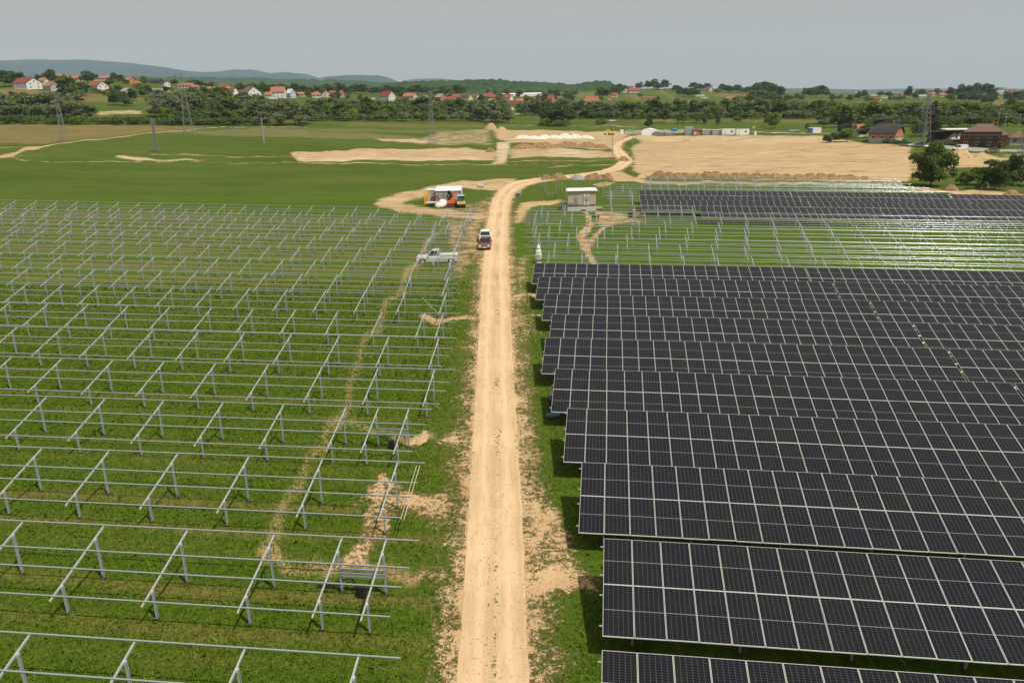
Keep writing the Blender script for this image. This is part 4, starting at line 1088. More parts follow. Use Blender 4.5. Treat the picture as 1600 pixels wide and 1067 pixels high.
HL = [(44,139,36,15,'white','darkred',-.5,'long white house with a wine red roof above the yellow hillside field'),(82,142,22,12,'grey','orange',-.6,'low pale house with an orange roof right of the long white one'),(69,132,9,9,'white','orange',-.2,'tiny white house with orange roof behind the long white one'),
(97,127,20,9,'beige','orange',.2,'orange roof behind dark trees, left of the next one on the left hill'),(121,128,12,9,'pink','orange',-.3,'small orange roofed house left of a big dark tree'),(154,143,27,14,'white','red',-.55,'white house with brownish red roof and tall white gable on the left hill'),
(175,144,13,6,'cream','darkred',0,'small dark red hip roof right of the white gable'),(158,127,26,7,'beige','orange',.1,'long orange roof right of the big dark tree'),(203,131,15,9,'orange','orange',-.5,'orange house with orange roof beside a dark roofed one'),(215,134,11,10,'orange','darkred',-1.1,'orange gable under a dark red roof'),
(199,148,15,9,'pink','grey',-.6,'pinkish house with a grey brown roof below the others'),(243,131,16,7,'dark','black',0,'dark house with a black roof on the hill crest'),(258,136,14,9,'white','black',-.7,'white gabled house with black roof'),
(292,138,20,7,'white','orange',-.1,'long orange roofed house at the top of the grassy slope'),(304,139,15,5,'beige','orange',-.2,'low orange roof right of the grassy slope house'),(341,141,10,4,'cream','grey',0,'low cream shed left of the orange walled house'),(328,141,5,5,'orange','orange',0,'tiny orange hut left of the cream shed'),
(352,142,17,10,'orange','purple',-.6,'orange walled house with purple brown roof'),(367,148,8,10,'white','purple',-.9,'narrow white house below the orange walled one'),(393,156,24,18,'white','brown',-.9,'tall white and brick house with brown gable roof left of the middle village'),(386,156,10,8,'brick','orange',-.1,'brick annex beside the tall white and brick house'),
(421,153,9,8,'white','orange',0,'small white house with orange roof next to a wide roofed one'),(436,153,19,15,'white','orange',0,'wide white house with a steep orange roof'),(429,158,11,5,'grey','grey',0,'low grey shed in front of the wide orange roof'),(455,153,14,12,'lilac','white',-.8,'lilac house with a white edged roof'),
(471,151,9,6,'cream','orange',0,'small orange roof right of the lilac house'),(483,151,12,5,'cream','orange',0,'low orange roof beside a hip roof'),(495,153,13,8,'white','orange',0,'white house with an orange hip roof'),(509,153,14,10,'cream','brown',-1.2,'cream gable with a brown roof'),(526,152,19,9,'beige','red',0,'house under a wide bright red roof'),
(543,151,5,6,'white','orange',-.5,'tiny white house right of the bright red roof'),(606,159,21,14,'white','darkred',-.7,'big white villa with a dark roof among trees'),(581,158,10,4,'grey','grey',0,'low grey shed left of the big white villa'),(641,156,19,9,'cream','orange',-.4,'cream house under a long orange roof behind willows'),(665,156,9,6,'cream','orange',0,'small orange roof right of the cream house'),
(689,158,13,10,'brick','grey',-.9,'brown gabled house with a pale grey roof'),(706,161,11,9,'white','red',-.3,'white house with a red roof left of the red group'),(713,156,12,7,'beige','red',0,'red roofed house just behind a white one'),(727,156,9,6,'grey','black',0,'house with a slate blue black roof'),(723,161,12,5,'beige','orange',0,'low orange roof in front of the slate roof'),
(735,160,8,11,'yellow','orange',-1.3,'tall yellow gable right of the slate blue roof'),(744,156,14,8,'white','purple',-.8,'white house with a purple roof beside the yellow gable'),(730,171,7,9,'white','orange',-.4,'white and blue tower like house below the yellow gable'),(766,160,18,13,'yellow','red',0,'yellow house with a red hip roof'),(780,158,8,8,'orange','orange',0,'orange house touching the yellow one'),
(792,159,17,10,'white','red',-.5,'white house with a wide red roof right of the yellow one'),(800,172,6,13,'white','darkred',0,'narrow tall white house with a dark red roof'),(812,163,8,8,'brick','orange',0,'brick house right of the narrow tall white one'),(843,159,15,8,'beige','orange',0,'wide orange red roof among poplars'),(861,161,9,11,'brick','red',-.6,'tall red roofed brick house'),
(925,167,19,14,'white','orange',-.3,'white two storey house with orange roof standing clear of trees'),(878,161,10,7,'white','brown',0,'white house with a brown roof right of the tall red roof'),(948,141,12,5,'cream','grey',0,'cream flat looking house at the foot of the dark wood'),(962,138,8,5,'beige','red',0,'red roof right of the dark wood'),(952,160,4,5,'orange','orange',0,'tiny orange house right of the clear standing white one'),(963,160,4,4,'orange','red',0,'tiny red house two plots right of the clear standing white one'),
(990,146,15,7,'beige','red',0,'long red roofed house low on the right hill'),(985,140,8,5,'white','red',0,'small red roof on the right hill left of a conifer'),(960,152,9,6,'white','red',-.3,'white house with a red roof in the valley before the right hill'),(976,145,6,5,'white','grey',0,'small white house left of the long red roof'),(1002,137,12,5,'pink','red',0,'red roof directly right of the conifer'),(1018,138,10,5,'pink','darkred',0,'dark red roof halfway along the right hill crest'),
(1032,139,7,5,'white','brown',0,'pale house left of the hilltop villa'),(1048,138,14,8,'white','orange',0,'white hilltop villa with an orange hip roof'),(1107,143,9,6,'cream','brown',-1,'brown gabled cream house at the right end of the hill'),(1118,142,6,4,'white','grey',0,'small white house at the right end of the hill'),(1093,151,12,5,'white','white',0,'white flat roofed house below the hilltop'),(1100,154,10,3,'white','white',0,'low white building under the flat roofed house'),
(1008,156,10,4,'beige','red',0,'red roof in the fields below the hill'),(1017,156,7,4,'purple' if 0 else 'pink','purple',0,'purple roof in the fields below the hill'),(1069,164,12,6,'beige','orange',0,'orange roof just above the tree belt'),(1140,156,13,4,'white','orange',0,'bright orange roof in front of the hill fields'),(1157,154,7,5,'brick','darkred',0,'dark red house right of the bright orange roof'),(1221,159,7,5,'beige','orange',0,'single orange roof in the trees below the dark clump'),
(1355,151,7,4,'beige','orange',0,'orange roof at the left end of the far right village'),(1365,150,9,4,'white','white',0,'white building in the far right village'),(1380,154,10,4,'white','white',0,'white shed at the edge of the far right village'),(1366,158,8,4,'brick','darkred',0,'dark red roof at the field edge of the far right village'),(1373,158,6,4,'pink','brown',-1,'pink gable at the field edge of the far right village'),(1397,156,13,5,'dark','black',0,'long dark barn in the far right village'),
(1412,152,11,5,'beige','red',0,'long red roof right of the dark barn'),(1400,145,15,3,'white','white',0,'long white hall on the skyline of the far right village'),(1430,145,8,4,'beige','orange',0,'orange roof on the skyline left of the pylon top'),(1441,154,12,5,'grey','grey',0,'grey roofed house just left of the pylon'),(1454,151,10,6,'beige','orange',0,'orange roof just right of the pylon'),(1473,152,12,6,'beige','orange',0,'second orange roof right of the pylon'),
(1481,147,9,4,'beige','orange',0,'small orange roof behind the second one right of the pylon'),(1560,147,13,5,'white','grey',0,'white and grey house on the last hill'),(1566,150,6,5,'white','grey',-1,'small white gable on the last hill'),(1581,149,10,7,'pink','brown',-.9,'pinkish white gable on the last hill'),(1340,150,8,5,'pink','grey',0,'pinkish house at the skyline far left of the pylon'),(1317,153,6,3,'beige','orange',0,'lone orange roof in the plain'),
(1344,213,12,17,'cream','orange',0,'red roofed hut half hidden behind bushes by the tan field'),(1366,220,11,20,'yellow','orange',-.4,'yellow house hidden behind the brick house')]
for px_, py_, wp, hp_, wl, rf_, yw, lb in HL:
    p = at(px_, py_); m = mpp(p.y)
    W_ = wp * m; HT = hp_ * m * 1.02
    if yw < -.85: W_, D_ = W_ * 1.1, W_ * .85
    else: W_, D_ = W_ * (.92 if yw < -.3 else 1), max(W_ * .62, 6)
    if wp < 8: D_ = W_ * .9
    kd = 'flat' if rf_ == 'white' and hp_ <= 6 else 'hip' if 'hip' in lb else 'gable'
    p.z -= .3
    house(p, W_, D_, HT, wl, rf_, yw, lb, kind=kd, wins=wp >= 9, chim=wp >= 9)
def building(name, label, parts, p, yaw, cat, group=None):
    o = empty(name, p, yaw, label, cat, group)
    for nm, b, m in parts: b.build(nm, m, o)
    return o
# shed with a teal canopy and the long greenhouse
p = at(247, 147); m = mpp(p.y)
building('shed', 'pale shed with a dark teal front beside the track on the left hill', [('wall', MB().box((0, 0, 2), (12 * m, 6, 4.4)), CM_(C['grey'])), ('canopy', MB().box((0, -3.2, 2.4), (12 * m, .6, 1.4)), M_('teal', (.03, .2, .18), .6))], p, 0, 'shed')
p = at(262, 149); m = mpp(p.y)
building('caravan', 'white caravan parked on the left hill', [('body', MB().box((0, 0, 1.6), (9 * m, 2.5, 2.2)), WHITE), ('window', MB().box((0, -1.27, 1.9), (5 * m, .04, .7)), GLASS), ('wheel', MB().tube((0, -1.1, .35), (0, 1.1, .35), .35, 10), RUB)], p, 0, 'caravan')
p = at(805, 151); m = mpp(p.y)
building('greenhouse', 'very long low white greenhouse behind the middle village', [('wall', MB().box((0, 0, 1.4), (74 * m, 12, 3.6)), WHITE), ('roof', MB().prism([(-6.3, 3.2), (0, 4.6), (6.3, 3.2)], -37.3 * m, 37.3 * m, 'x'), WHITE)], p, 0, 'greenhouse')

# the brick house, the inn and its shed
brick = M_('raw_brick', (.40, .16, .08), .9, 0, .25, 1.5)
p = at(1391, 223.5); m = mpp(p.y)
house(Vector((p.x, p.y + 4, p.z)), 9.8, 8.2, 27.5 * m, 'brick', 'black', -.8, 'unplastered orange brick house with a dark grey roof at the edge of the tan field', None, 'jerkin', .56, True, True, 'brick_house', 'grey')
p = at(1547, 230); m = mpp(p.y)
inn = house(Vector((p.x, p.y + 5, p.z)), 14.2, 11.2, 32 * m, 'brown', 'inn', -.5, 'large brown brick inn with a broad brown hip roof at the right', None, 'hip', .58, True, True, 'inn', None, 'inn')
MB().box((-1, -6.6, 3.1), (12.5, 1.7, .18)).build('balcony', M_('dark_timber', (.035, .025, .02), .7), inn)
MB().box((-1, -5.9, 4.6), (12.6, .12, 1.3)).build('facade_boards', M_('dark_timber', (.035, .025, .02), .7), inn)
p = at(1497, 225); m = mpp(p.y); p.y += 7
b = MB(); [b.box((x_, y_, 2.4), (.25, .25, 4.8)) for x_ in (-6, -2, 2, 6) for y_ in (-3, 3)]
sh = building('open_shed', 'open dark timber shed with a thin white roof left of the inn', [('post', b, M_('dark_timber', (.035, .025, .02), .7)), ('roof', MB().box((2.2, 0, 4.95), (9, 7.2, .3)), WHITE), ('side_roof', MB().box((-4.4, 0, 4.2), (5, 6.6, .2)), M_('dark_timber', (.035, .025, .02), .7)), ('wall', MB().box((0, 2.9, 2.2), (13, .2, 4.4)), CM_(C['dark']))], p, -.2, 'shed')
p = at(1588, 226)
house(p, 6.5, 7, 4.6, 'grey', 'inn', -.3, 'low grey building right of the inn', None, 'hip', .62, True, False, 'outbuilding', None, 'building')

# ------------------------------------------------------------------ heaps of soil and gravel
def soil(name, c1, c2, sc=1.2):
    if name in _mc: return _mc[name]
    n = NT(name); p = n.pos()
    nz = n.noise(p, sc, 5, .7)
    col = n.mix(n.ramp(nz, .35, .65), c1, c2); n.bump(n.noise(p, sc * 2.5, 4, .7), .9, .25)
    _mc[name] = n.out(col, .95); return _mc[name]
BRS = soil('brown_soil', (.19, .115, .05), (.33, .215, .11)); TAN = soil('tan_soil', (.42, .28, .14), (.52, .38, .2)); PAL = soil('pale_gravel', (.58, .5, .42), (.74, .67, .6)); GRV = soil('grey_gravel', (.22, .2, .18), (.36, .33, .3))
def heap(p, w_, d_, h_, mat, label, group=None, seed=0, name='soil_heap', cat='heap'):
    g = np.random.default_rng(seed + 5); nr, na = 9, 30
    vs = [(0, 0, h_ * .95)]
    ph = g.uniform(0, 6.28, 6)
    for r_ in range(1, nr + 1):
        t = r_ / nr
        for a in range(na):
            an = 2 * math.pi * a / na
            wob = 1 + .12 * math.sin(2 * an + ph[0]) + .08 * math.sin(5 * an + ph[1])
            z = h_ * (1 - t ** 2.1) ** 1.25 * (1 + .16 * math.sin(3 * an + ph[2] + t * 4) + .1 * math.sin(7 * an + ph[3])) + g.normal(0, h_ * .03) * (r_ < nr)
            vs.append((w_ / 2 * t * wob * math.cos(an), d_ / 2 * t * wob * math.sin(an), z if r_ < nr else -.3))
    fs = [(0, 1 + a, 1 + (a + 1) % na) for a in range(na)]
    for r_ in range(nr - 1):
        for a in range(na):
            i = 1 + r_ * na + a; j = 1 + r_ * na + (a + 1) % na
            fs.append((i, i + na, j + na, j))
    me = bpy.data.meshes.new(name); me.from_pydata(vs, [], fs); me.materials.append(mat)
    me.polygons.foreach_set('use_smooth', [True] * len(fs))
    o = link(name, me, None, (p.x, p.y, gz(p.x, p.y))); return tag(o, label, cat, group)
def hpx(px_, py_, wp, hp_, mat, label, group=None, seed=0, dd=.8, **kw):
    p = at(px_, py_); m = mpp(p.y); w_ = wp * m
    p.y += w_ * dd * .3
    return heap(p, w_ * 1.05, w_ * dd, hp_ * m, mat, label, group, seed, **kw)
for i, (a, b, w_, h_, m_, l_) in enumerate([(853,281,18,7,BRS,'left brown soil heap of the row before the road bend'),(873,281,30,8,BRS,'broad brown soil heap second in the row before the road bend'),(903,281,26,6,GRV,'grey gravel heap in the row before the road bend'),(929,281,30,8,BRS,'brown heap right of the grey gravel'),(950,282,20,9,BRS,'last grassy brown heap at the road bend'),
        (1002,279,18,5,TAN,'small tan heap left of the long berm')]): hpx(a, b, w_, h_, m_, l_, seed=i)
x = 1030; i = 0
while x < 1345:
    w_ = random.uniform(26, 40)
    hpx(x, 279.5 + random.uniform(-.4, .4) + (x - 1030) * .004, w_, random.uniform(7.5, 10.5) * (1 - .35 * (x - 1030) / 320), BRS, 'brown soil heap of the long berm along the tan field', 'heaps of the long soil berm', 20 + i, .5); x += w_ * .5; i += 1
hpx(1352, 280.5, 18, 4, BRS, 'last low dark heap right of the long berm', None, 61)
for i, (a, b, w_, h_) in enumerate([(817,217,26,4.5),(834,217,22,3.5),(851,216.5,24,4.5),(867,217,22,4.5),(882,216.5,26,6),(899,216.5,28,5.5),(915,217,26,4),(843,218,20,3)]):
    hpx(a, b, w_, h_, PAL, 'white gravel heap in the pale row left of the compound', 'white gravel heaps', 70 + i, .6)
for i, (a, b, w_, h_, m_, l_) in enumerate([(767,203.5,21,8.5,TAN,'pointed sandy heap right of the pale tree clump'),(784,203.5,16,4,TAN,'low sandy heap right of the pointed one'),(766,238,17,6,BRS,'steep dark earth bank left of the pale haul road'),(818,233,40,6.5,BRS,'broad dark earth heap right of the pale haul road'),(850,232,52,7,BRS,'long dark earth heap between road bend and haul road'),(888,231,54,7,BRS,'long dark earth heap in the middle of the dark bank'),(918,231,40,6.5,BRS,'dark earth heap left of the thin pole'),(939,232,24,5,BRS,'dark earth heap nearest the thin pole'),
        (1075,221,14,4,TAN,'small light heap in front of the grey container'),(1035,222,50,4,TAN,'flat light heap before the white tent'),(1503,248,44,11.5,TAN,'large sandy heap in front of the white van'),(1535,246,24,6,TAN,'flat sandy heap right of the large one'),(1488,298,24,8,BRS,'brown soil heap between racks and wire fence'),(1582,309,34,10,BRS,'brown soil heap in the lower right of the fence'),(1548,306,26,3,TAN,'flat sandy patch heap by the fence'),
        (974,252,22,6,BRS,'rough weedy heap inside the road bend')]): hpx(a, b, w_, h_, m_, l_, None, 90 + i, .5)
p = at(1500, 224); heap(Vector((p.x, p.y + 3, 0)), 9, 6, 3.1, PAL, 'white gravel heap under the open shed', None, 130)
# mounds dug out of the trench near the racks
p = at(650, 690); heap(p, 1.3, 1.3, .22, TAN, 'low fresh mound of orange clay beside the third rack', None, 131)

# ------------------------------------------------------------------ cars
def wheel_mesh(r_, w_):
    b = MB(); b.tube((0, -w_ / 2, 0), (0, w_ / 2, 0), r_, 20); 
    t = b.mesh('tyre', RUB)
    b = MB(); b.tube((0, -w_ / 2 - .012, 0), (0, w_ / 2 + .012, 0), r_ * .62, 12)
    for i in range(5):
        a = i * 2 * math.pi / 5
        for s in (-1, 1): b.beam((0, s * (w_ / 2 + .02), 0), (math.cos(a) * r_ * .6, s * (w_ / 2 + .02), math.sin(a) * r_ * .6), .05, .03)
    return t, b.mesh('rim', ALU)
def hull(pts_l, pts_r):
    """two side outlines with the same number of points, skinned across"""
    n = len(pts_l)
    return pts_l + pts_r, [tuple(range(n)), tuple(range(2 * n - 1, n - 1, -1))] + [((i + 1) % n, i, i + n, (i + 1) % n + n) for i in range(n)]
def car(p, yaw, paint, label, L=4.2, W=1.74, HT=1.45, kind='hatch', group=None, name='car', cat='car', arch=True):
    o = empty(name, p, yaw, label, cat, group)
    X = L / 2; r_ = .31 if kind != 'pickup' else .37; zb = .95 * HT / 1.45 if kind in ('hatch', 'sedan') else 1.02 if kind == 'pickup' else 1.05
    wx = (X - .78, -X + .82)
    prof = [(-X + .04, .32)]
    for cx_ in (wx[1], wx[0]):
        prof += [(cx_ - r_ * 1.2, .3)] + [(cx_ + r_ * 1.2 * math.cos(math.pi - a), .32 + r_ * 1.15 * math.sin(a)) for a in (.4, .9, 1.57, 2.24, 2.74)] + [(cx_ + r_ * 1.2, .3)]
    hood = .80 if kind != 'pickup' else .98
    front = [(X - .03, .34), (X, .52), (X - .04, hood - .14), (X - .22, hood)]
    cowl = X - (1.15 if kind in ('hatch', 'sedan') else 1.3 if kind == 'pickup' else .62)
    rear_top = [(cowl, zb)] + ([(-X + .08, zb)] if kind != 'pickup' else [(-X + .05, zb + .04)])
    prof += front + rear_top + [(-X, zb * .7)]
    w2 = W / 2
    b = MB(); n = len(prof)
    def ring(y_, f_=1.0, up=0): return [(x_ * f_, y_, z_) for x_, z_ in prof]
    vs = [(x_, -w2 * (.9 if z_ > zb - .03 or z_ >= hood and x_ > 0 else 1), z_) for x_, z_ in prof]; vr = [(a, -c_, d) for a, c_, d in vs]
    v_, f_ = hull(vs, vr); b.add(v_, f_)
    xr0, xr1 = {'hatch': (-X + .12, -X + .55), 'sedan': (-X + .75, -X + 1.25), 'van': (-X + .04, -X + .1), 'pickup': (-.35, -.25)}[kind]
    xf0, xf1 = cowl - .02, cowl - (.72 if kind != 'van' else .55)
    yb, yt = w2 * .9, w2 * .72 if kind != 'van' else w2 * .86
    b.add([(xr1, -yt, HT), (xf1, -yt, HT), (xf1, yt, HT), (xr1, yt, HT), (xr1 - .03, -yt - .02, HT - .06), (xf1 + .04, -yt - .02, HT - .06), (xf1 + .04, yt + .02, HT - .06), (xr1 - .03, yt + .02, HT - .06)], [(0,1,2,3),(7,6,5,4),(0,4,5,1),(1,5,6,2),(2,6,7,3),(3,7,4,0)])
    for s in (-1, 1):
        for (x0_, x1_) in ((xf0, xf1 + .03), (xr0, xr1), ((xf0 + xr0) / 2, (xf1 + xr1) / 2)):
            b.beam((x0_, s * yb, zb - .02), (x1_, s * (yt + .01), HT - .04), .07, .05)
    if kind == 'pickup':
        b.box((-X + (X - .4) / 2 + .02, 0, .62), (X - .45, W - .12, .06))
        for s in (-1, 1): b.box(((-X - .4) / 2 + .02, s * (w2 - .05), zb + .02), (X - .45, .09, .12))
    if kind == 'van':
        for s in (-1, 1): b.box(((-X + .5) / 2 - .2, s * (yb - .02), (zb + HT) / 2 - .02), (X + .45, .05, HT - zb - .1))
    body = b.build('body', paint, o, bevel=.035)
    g = MB()
    e = .015
    g.add([(xr0 + e, -yb + e, zb - .01), (xf0 - e, -yb + e, zb - .01), (xf0 - e, yb - e, zb - .01), (xr0 + e, yb - e, zb - .01), (xr1 + e, -yt + e, HT - .05), (xf1 - e, -yt + e, HT - .05), (xf1 - e, yt - e, HT - .05), (xr1 + e, yt - e, HT - .05)], [(0,3,2,1),(4,5,6,7),(0,1,5,4),(1,2,6,5),(2,3,7,6),(3,0,4,7)])
    g.build('windows', GLASS, o)
    ty, ri = wheel_mesh(r_, .21)
    for cx_ in wx:
        for s in (-1, 1):
            wl_ = empty('wheel', (cx_, s * (w2 - .12), r_)); wl_.parent = o
            link('tyre', ty, wl_); link('rim', ri, wl_)
    for s in (-1, 1):
        MB().box((X - .08, s * (w2 - .25), hood - .17), (.14, .36, .15)).build('headlight', M_('lamp_glass', (.75, .76, .74), .2), o)
        MB().box((-X + .05, s * (w2 - .16), zb * .8), (.1, .16, .24)).build('tail_light', M_('red_lamp', (.35, .02, .02), .3), o)
        MB().box((cowl - .25, s * (w2 + .07), zb + .07), (.14, .2, .13)).build('mirror', paint, o)
    MB().box((X + .01, 0, .42), (.07, W * .93, .2)).build('bumper', paint if kind != 'van' else DARK, o, bevel=.02)
    MB().box((X - .01, 0, .60), (.05, W * .45, .12)).build('grille', DARK, o)
    MB().box((X + .05, 0, .44), (.02, .5, .11)).build('number_plate', WHITE, o)
    return o
def paint(nm, c, r_=.3):
    if nm in _mc: return _mc[nm]
    n = NT(nm); n.b.inputs['Coat Weight'].default_value = .2; n.b.inputs['Coat Roughness'].default_value = .12; n.b.inputs['Specular IOR Level'].default_value = .22
    d = n.noise(n.obj(), 2.2, 4); z = n.n('ShaderNodeSeparateXYZ'); n.set(z.inputs[0], n.obj())
    low = n.math('MULTIPLY', n.ramp(z.outputs[2], .95, .3), n.ramp(d, .25, .6))
    _mc[nm] = n.out(n.mix(n.math('ADD', n.math('MULTIPLY', low, .7), .06), c, (.42, .32, .2)), n.ramp(d, .2, .8, r_ * .8, r_ * 1.5), 0); return _mc[nm]
FWD = -math.pi / 2                    # nose towards the camera
p = at(757.5, 391.5); car(Vector((p.x, p.y + 2.05, p.z)), FWD - .02, paint('red_brown_paint', (.10, .018, .014)), 'dark red hatchback parked nose first beside the dirt road', 4.1, 1.72, 1.42)
q = Vector((p.x - .12, p.y + 7.4, gz(p.x, p.y + 7))); car(q, FWD + .02, paint('white_car_paint', (.74, .74, .72)), 'white car parked directly behind the dark red one', 4.3, 1.74, 1.5)
p = at(683, 412.8); car(Vector((p.x, p.y + .9, p.z)), math.pi, paint('silver_paint', (.56, .57, .56)), 'dusty silver pickup standing between the racks left of the road', 5.2, 1.8, 1.72, 'pickup', name='pickup_truck', cat='pickup')
for a, b, c_, yw, l_ in [(1418,229,(.03,.035,.045),2.9,'dark car at the left end of the parked row by the pylon'),(1424.5,229,(.12,.2,.33),2.9,'blue car second in the parked row by the pylon'),(1430.5,229.5,(.7,.7,.7),2.9,'white car in the parked row by the pylon'),(1438,230,(.05,.06,.1),2.9,'dark blue car last in the row in front of the pylon'),
        (1455,231.5,(.4,.55,.48),3.1,'pale green car parked behind the big tree'),(1464,232,(.06,.08,.15),3.1,'navy car parked just right of the pale green one'),(1552,239,(.03,.035,.04),3.1,'black car alone below the tiny conifer'),(957,190.5,(.75,.75,.75),0,'white car driving on the field lane behind the compound'),(809,180,(.7,.7,.72),0,'white car by the houses left of the dark tree clump'),(1593,225,(.7,.7,.72),2.6,'white car at the right edge behind the inn')]:
    p = at(a, b); p.y += 1; car(p, yw, paint('paint_%d' % a, c_), l_, 4.2, 1.74, 1.45, 'sedan', 'cars parked far off')
p = at(1502, 235.5); p.y += 1; car(p, math.pi, paint('van_white', (.74, .74, .72)), 'white delivery van parked in front of the inn', 4.3, 1.8, 1.9, 'van', name='van', cat='van')
p = at(1590, 221); p.y += 2
building('truck', 'red and yellow truck at the right edge beside the inn', [('cab', MB().box((-1.6, 0, 1.5), (1.7, 2.2, 2)), paint('truck_red', (.5, .05, .03))), ('box', MB().box((1.2, 0, 1.8), (3.6, 2.3, 2.2)), M_('yellow_paint', (.7, .45, .05), .5)), ('wheel', MB().tube((-1.5, -1.1, .45), (-1.5, 1.1, .45), .45, 12).tube((1.7, -1.1, .45), (1.7, 1.1, .45), .45, 12), RUB)], p, 0, 'truck')
# the car park in front of the inn
pk = [at(a, b) for a, b in [(1448,231),(1475,234),(1520,237.5),(1565,238.5),(1620,238),(1620,234.5),(1560,235),(1535,232.5),(1480,229),(1450,228)]]
b = MB(); zt = [gz(q.x, q.y) + .25 for q in pk]; n_ = len(pk)
b.add([(q.x, q.y, z_) for q, z_ in zip(pk, zt)] + [(q.x, q.y, z_ - .6) for q, z_ in zip(pk, zt)], [tuple(range(n_)), tuple(range(2 * n_ - 1, n_ - 1, -1))] + [((i + 1) % n_, i, i + n_, (i + 1) % n_ + n_) for i in range(n_)])
tag(b.build('car_park', M_('worn_asphalt', (.28, .26, .23), .9, 0, .2, .3)), kind='structure')

# ------------------------------------------------------------------ transformer station
p = at(909, 329.6)
st = empty('transformer_station', p, R(-1.5), 'beige concrete transformer station with an overhanging white roof beside the dirt road', 'substation')
CONC = M_('beige_render', (.44, .385, .30), .9, 0, .12, 1.5); LOUV = M_('grey_green_louvre', (.36, .39, .36), .55, .2, .1, 2)
BZ = .72
MB().box((0, 1.6, BZ / 2 - .1), (5.3, 3.1, BZ + .2)).build('plinth', M_('white_concrete', (.6, .54, .48), .9), st)
MB().box((0, 1.6, BZ + .18), (5.05, 2.9, .42)).build('recess_band', M_('dark_recess', (.10, .09, .095), .8), st)
MB().box((0, 1.6, BZ + 1.60), (5.15, 3.05, 2.44)).build('wall', CONC, st, bevel=.02)
b = MB(); b.add([(-2.85,-.2,3.62),(2.85,-.2,3.62),(2.85,3.5,3.62),(-2.85,3.5,3.62),(-2.85,-.2,3.74),(2.85,-.2,3.74),(2.85,3.5,3.74),(-2.85,3.5,3.74),(-2.6,1.65,4.02),(2.6,1.65,4.02)], [(0,3,2,1),(0,1,5,4),(1,2,6,5),(2,3,7,6),(3,0,4,7),(4,5,9,8),(5,6,9),(6,7,8,9),(7,4,8)])
MB().box((0, 1.6, 3.58), (5.3, 3.2, .1)).build('cornice', M_('grey_trim', (.2, .19, .18), .8), st)
b.build('roof', M_('white_roof_sheet', (.8, .79, .76), .5), st)
def louvre(x_, z_, w_, h_, nm='louvre', base=LOUV):
    b = MB(); b.box((x_, .045, z_), (w_, .06, h_)); n_ = max(2, int(h_ / .1))
    for i in range(n_): b.box((x_, .005, z_ - h_ / 2 + h_ * (i + .5) / n_), (w_ - .08, .03, h_ / n_ * .55))
    return b.build(nm, base, st)
louvre(-1.05, 2.15, .55, 1.0, 'meter_box'); louvre(-1.5, 1.35, 1.75, .45); louvre(-1.4, 3.15, 2.0, .3)
for s in (-1, 1):
    d = MB().box((.85 + s * .31, .03, 1.75 + .2), (.58, .05, 1.95)).build('door', LOUV, st)
    MB().box((.85 + s * .06, -.01, 1.9), (.03, .05, .22)).build('handle', DARK, d)
    louvre(.85 + s * .31, 2.75, .48, .5, 'louvre', WHITE); louvre(.85 + s * .31, 1.4, .48, .5, 'louvre', WHITE)
MB().box((.3, -.15, .12), (.8, .6, .24)).build('doorstep', M_('red_mat', (.25, .06, .05), .9), st)
p2 = p + Vector((-3.25, 1.6, 0)); tag(MB().box((0, 0, .55), (.9, 2.0, 1.3)).box((0, 0, 1.23), (1.0, 2.1, .06)).box((-.2, -1.02, .6), (.3, .03, .7)).build('cable_cabinet', M_('grey_cabinet', (.2, .2, .2), .7), None, p2), 'grey cabinet against the left side of the transformer station', 'cabinet')
p2 = p + Vector((3.3, .8, 0)); b = MB()
for i in range(4): b.box((0, -.6 + i * .4, .45), (1.2, .3, .04))
for i in (-1, 1): b.box((i * .5, 0, .2), (.1, 1.4, .45))
tag(b.build('pallet_table', WOOD, None, p2), 'low wooden pallet table right of the transformer station', 'pallet')

# ------------------------------------------------------------------ machines and stores left of the road
def P_(a, b): return at(a, b)
PALE = M_('pale_sheet', (.6, .6, .57), .6, .1)
p = P_(701, 318); 
b = MB()
for i in range(9): b.box((0, 0, .35 + i * .26), (5.0, .05, .13))
sh = empty('slatted_shelter', p, 0, 'pale slatted metal shelter with a white roof behind the orange machine', 'shelter')
b.build('front_slats', PALE, sh)
b = MB(); [b.box((x_, y_, 1.3), (.12, .12, 2.6)) for x_ in (-2.5, -.9, .8, 2.5) for y_ in (-.05, 5.2)]; b.build('frame', STEELD, sh)
b = MB()
for i in range(9): b.box((2.52, 2.6, .35 + i * .26), (.05, 5.1, .13)); b.box((-2.52, 2.6, .35 + i * .26), (.05, 5.1, .13))
b.build('side_slats', PALE, sh)
MB().box((0, 5.25, 1.3), (5, .05, 2.5)).build('back_wall', PALE, sh)
b = MB(); b.prism([(-.15, 2.55), (.5, 2.78), (4.6, 2.9), (5.4, 2.6), (5.4, 2.54), (4.6, 2.82), (.5, 2.7), (-.15, 2.48)], -2.6, 2.6, 'x')
for x_ in (-1.3, 0, 1.3): b.beam((x_, -.1, 2.6), (x_, .5, 2.82), .05, .06); b.beam((x_, .5, 2.82), (x_, 4.6, 2.94), .05, .05)
b.build('roof', WHITE, sh)
p = P_(675, 317); o = building('storage_container', 'small grey container behind the yellow props', [('body', MB().box((0, 1.2, 1.25), (2.1, 2.4, 2.4)), M_('grey_container', (.34, .35, .36), .6)), ('door_bars', MB().box((-.4, -.03, 1.2), (.06, .05, 2.1)).box((.4, -.03, 1.2), (.06, .05, 2.1)), STEELD), ('roof', MB().box((0, 1.2, 2.5), (2.2, 2.5, .1)), PALE)], p, 0, 'container')
p = P_(667.5, 319); o = empty('prop_bundle', p, 0, 'bundle of upright yellow props beside the grey container', 'props')
YEL = M_('yellow_props', (.66, .36, .02), .5)
